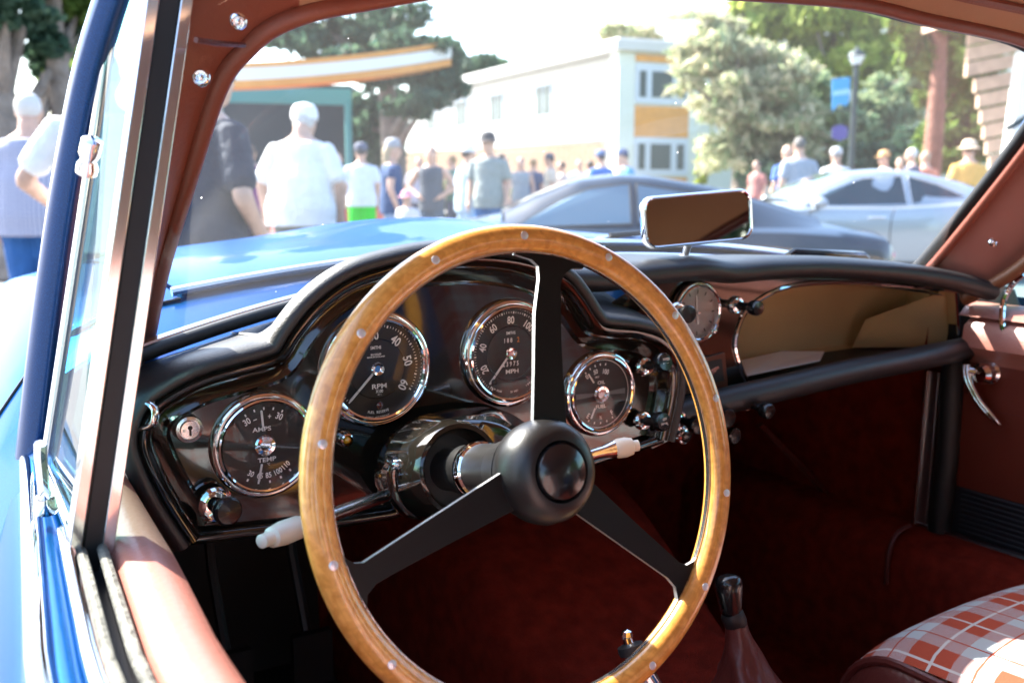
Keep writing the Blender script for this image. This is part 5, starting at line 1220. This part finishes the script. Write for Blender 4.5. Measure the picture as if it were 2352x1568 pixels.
    if hat is not None:
        mb = MB(); c_ = T((0, hy-.005, hz+.055)); mb.rings([[c_+Vector((rx*k*math.cos(t), rx*k*math.sin(t), h*k)) for t in np.linspace(0, 2*math.pi, 21)[:-1]] for rx, h in ((.100, -.01), (.102, .02), (.094, .065), (.07, .095), (.02, .108))])
        if brim: mb.rings([[c_+Vector((rx*k*math.cos(t), rx*k*math.sin(t), h*k)) for t in np.linspace(0, 2*math.pi, 25)[:-1]] for rx, h in ((.09, .005), (.165, -.018), (.168, -.022), (.10, -.012))])
        else:
            f_ = Vector((-sf, cf, 0)); r0 = Vector((cf, sf, 0)); mb.prism([c_+f_*(.08*k)+r0*(.075*k), c_+f_*(.155*k)+r0*(.05*k)-Vector((0, 0, .015)), c_+f_*(.17*k)-Vector((0, 0, .018)), c_+f_*(.155*k)-r0*(.05*k)-Vector((0, 0, .015)), c_+f_*(.08*k)-r0*(.075*k)], (0, 0, -.008))
        mb.build('hat', mat('hat', hat, .8), root, 50)
    if bag:
        mb = MB(); mb.ell(T((0, -.21, 1.22)), (.15*k, .09*k, .24*k), 14, Matrix.Rotation(fa, 3, 'Z')); o = mb.build('backpack', mat('bag', bag, .7), None)
        tag(o, 'dark backpack worn by the man in the brimmed hat', 'backpack')
    return root
def check():
    m, n, b = nodes('check_cloth'); tc = N(n, 'ShaderNodeTexCoord'); sp = N(n, 'ShaderNodeSeparateXYZ'); n.links.new(tc.outputs['Object'], sp.inputs[0])
    dd = MT(n, 'ADD', MT(n, 'MULTIPLY', sp.outputs[0], RT.x), MT(n, 'MULTIPLY', sp.outputs[1], RT.y))
    a = MT(n, 'LESS_THAN', MT(n, 'FRACT', MT(n, 'MULTIPLY', dd, 38.0)), .35); c = MT(n, 'LESS_THAN', MT(n, 'FRACT', MT(n, 'MULTIPLY', sp.outputs[2], 38.0)), .35)
    n.links.new(MIX(n, MT(n, 'MULTIPLY', MT(n, 'ADD', a, c), .5), (.45, .45, .52), (.10, .13, .28)), b.inputs['Base Color']); b.inputs['Roughness'].default_value = .85; return m
CHK = check()
WH = (.78, .78, .78); TAN = (.55, .34, .25); GREY = (.30, .33, .35)
person('grey haired man in small check shirt and blue jeans, back turned, far left', 58, 220, 1.76, 10, CHK, (.02, .10, .30), hair=(.60, .58, .55), girth=1.35, vox=.015, head_tilt=20, skin=TAN, D=6.5)
person('person in loose white shirt with bare forearm beside the check shirt man', 228, 100, 1.80, 20, WH, (.05, .06, .09), hair=(.30, .28, .26), girth=1.18, vox=.016, skin=TAN, D=4.7, arms={-1: ((-.36, .03, 1.13), (-.24, .22, 1.0))})
person('man in navy tee leaning over the left front wing, arm bent', 432, 120, 1.74, -35, (.012, .022, .045), (.02, .022, .03), hair=(.05, .04, .03), D=4.2, girth=1.25, vox=.014, skin=TAN, lean=8, arms={1: ((.31, -.02, 1.10), (.16, .22, .93))}, sleeve=.6)
person('person in purple top behind the navy tee man', 572, 328, 1.68, 0, (.16, .03, .14), (.04, .03, .06), long_hair=True, hair=(.10, .06, .04), vox=.022)
person('heavy man in white cap and untucked white polo, back turned', 684, 264, 1.80, -8, WH, (.17, .18, .17), hair=(.55, .53, .5), hat=(.80, .80, .80), girth=1.42, vox=.015, skin=TAN, D=7.6, lean=6, low=.05, head_tilt=30, sleeve=.66, arms={-1: ((-.30, -.02, 1.12), (-.29, .04, .86)), 1: ((.30, .0, 1.12), (.28, .10, .88))})
person('man in pale tee and bright green shorts, back turned', 828, 316, 1.74, 0, (.62, .68, .76), (.0, .55, .01), hair=(.06, .05, .05), hat=(.10, .11, .16), girth=1.2, shorts=True, vox=.018, skin=TAN, D=15)
person('woman in navy sleeveless top with blonde ponytail, looking right', 897, 312, 1.68, -80, (.02, .06, .16), (.20, .28, .40), hair=(.42, .32, .20), hat=(.34, .34, .36), long_hair=True, vox=.018, skin=TAN, D=12.2, sleeve=.3)
person('small child in pink sun hat beside the navy clad woman', 935, 418, 1.06, 150, (.62, .60, .62), (.3, .4, .5), hair=(.3, .2, .1), hat=(.75, .34, .40), brim=True, vox=.018, D=11.6, skin=TAN)
person('long haired woman in dark top, hands on hips', 990, 350, 1.68, 170, (.09, .10, .12), (.08, .11, .15), hair=(.10, .06, .035), long_hair=True, vox=.018, skin=TAN, D=14, vest=True, arms={-1: ((-.36, -.06, 1.14), (-.19, .08, 1.02)), 1: ((.36, -.06, 1.14), (.19, .08, 1.02))})
person('person in white cap and pale blue shirt, turned to the right', 1072, 343, 1.66, -60, (.42, .54, .66), (.35, .48, .60), hat=(.78, .80, .82), vox=.018, skin=TAN, D=13.5, girth=1.1)
person('man in dark brimmed hat and grey green tee facing the cars', 1122, 303, 1.80, 165, (.24, .28, .27), (.02, .12, .32), hat=(.05, .05, .055), brim=True, vox=.018, skin=TAN, D=13, girth=1.05, bag=(.02, .03, .06))
person('woman in grey top with dark hair by the fence', 1196, 340, 1.66, 175, GREY, (.06, .06, .07), hair=(.09, .06, .04), long_hair=True, vox=.022, skin=TAN, D=19, vest=True)
person('man in peaked cap and cream shirt before the tan fence', 1265, 347, 1.76, 90, (.60, .52, .42), (.20, .2, .2), hat=(.08, .09, .12), vox=.024, skin=TAN, D=21)
person('short dark haired person close behind the cream shirt man', 1292, 362, 1.64, 80, (.55, .45, .40), (.2, .2, .25), vox=.024, skin=TAN, D=22)
person('dark haired person low beside the bright blue shirt', 1356, 363, 1.62, 20, (.45, .30, .25), (.1, .1, .15), vox=.024, skin=TAN, D=20)
person('man in bright blue shirt and blue cap near the building corner', 1382, 342, 1.76, 30, (.02, .13, .42), (.1, .1, .12), hat=(.08, .14, .28), vox=.024, skin=TAN, D=19)
person('person in grey cap behind the blue and white shirt', 1432, 350, 1.70, 60, (.30, .28, .26), (.1, .1, .12), hat=(.10, .13, .22), vox=.024, skin=TAN, D=19.5)
person('person in blue and white shirt bending under the ochre panel', 1450, 339, 1.76, 90, (.10, .30, .60), (.1, .1, .12), hat=(.03, .06, .16), vox=.024, skin=TAN, D=18, lean=10, girth=1.15)
person('broad man in grey tee standing left of the lamp post', 1838, 322, 1.82, 10, (.30, .34, .40), (.45, .44, .42), hair=(.12, .11, .10), vox=.018, skin=TAN, D=14.2, girth=1.1)
person('bald person in blue half hidden by the grey tee man', 1812, 330, 1.76, 20, (.06, .14, .42), (.1, .1, .2), hair=None, vox=.022, skin=TAN, D=15.5)
person('person in white shirt right under the lamp post', 1922, 354, 1.74, 0, WH, (.3, .3, .3), hair=(.25, .22, .2), hat=(.55, .55, .56), vox=.022, skin=TAN, D=17)
person('person in orange cap beyond the silver roof', 2034, 356, 1.72, 100, (.62, .60, .58), (.3, .3, .3), hat=(.62, .36, .16), vox=.022, skin=TAN, D=18)
person('white haired man in dark shirt beyond the silver roof', 2098, 342, 1.76, 60, (.10, .10, .14), (.2, .2, .25), hair=(.6, .58, .55), vox=.022, skin=TAN, D=17)
person('person in salmon pink shirt beside the white haired man', 2128, 352, 1.72, 20, (.62, .22, .14), (.2, .2, .25), hair=(.45, .3, .2), vox=.022, skin=TAN, D=17.5)
person('person in straw hat and orange shirt at the right edge', 2228, 336, 1.76, 0, (.72, .40, .10), (.3, .3, .3), hat=(.72, .55, .38), brim=True, vox=.022, skin=TAN, D=14.5, girth=1.1)
person('small figure in dark top low behind the mirror', 1776, 405, 1.12, 170, (.06, .07, .12), (.4, .35, .3), vox=.022, skin=TAN, D=16)

for u, v, hh, dd, sh_, lb in ((962, 352, 1.66, 19, (.50, .48, .52), 'person in pale lilac top between the navy woman and the dark top woman'), (1040, 356, 1.72, 20, (.12, .20, .14), 'person in dark green shirt left of the white cap'), (1150, 350, 1.70, 18, (.36, .10, .08), 'person in brick red shirt right of the brimmed hat'), (1225, 356, 1.70, 22, (.10, .12, .20), 'person in dark blue shirt right of the grey top woman'), (768, 350, 1.70, 17, (.55, .55, .50), 'person in cream top between the white polo and the green shorts'), (1330, 360, 1.70, 23, (.6, .58, .55), 'person in off white shirt in front of the fence end'), (1740, 372, 1.66, 22, (.40, .16, .14), 'person in faded red top just left of the grey tee man'), (2068, 362, 1.68, 20, (.2, .3, .5), 'person in steel blue shirt between the orange cap and the white hair')):
    person(lb, u, v, hh, random.uniform(-180, 180), sh_, (.1, .1, .13), vox=.024, skin=TAN, D=dd, hair=random.choice([(.06, .04, .03), (.3, .2, .1), (.15, .1, .07)]))
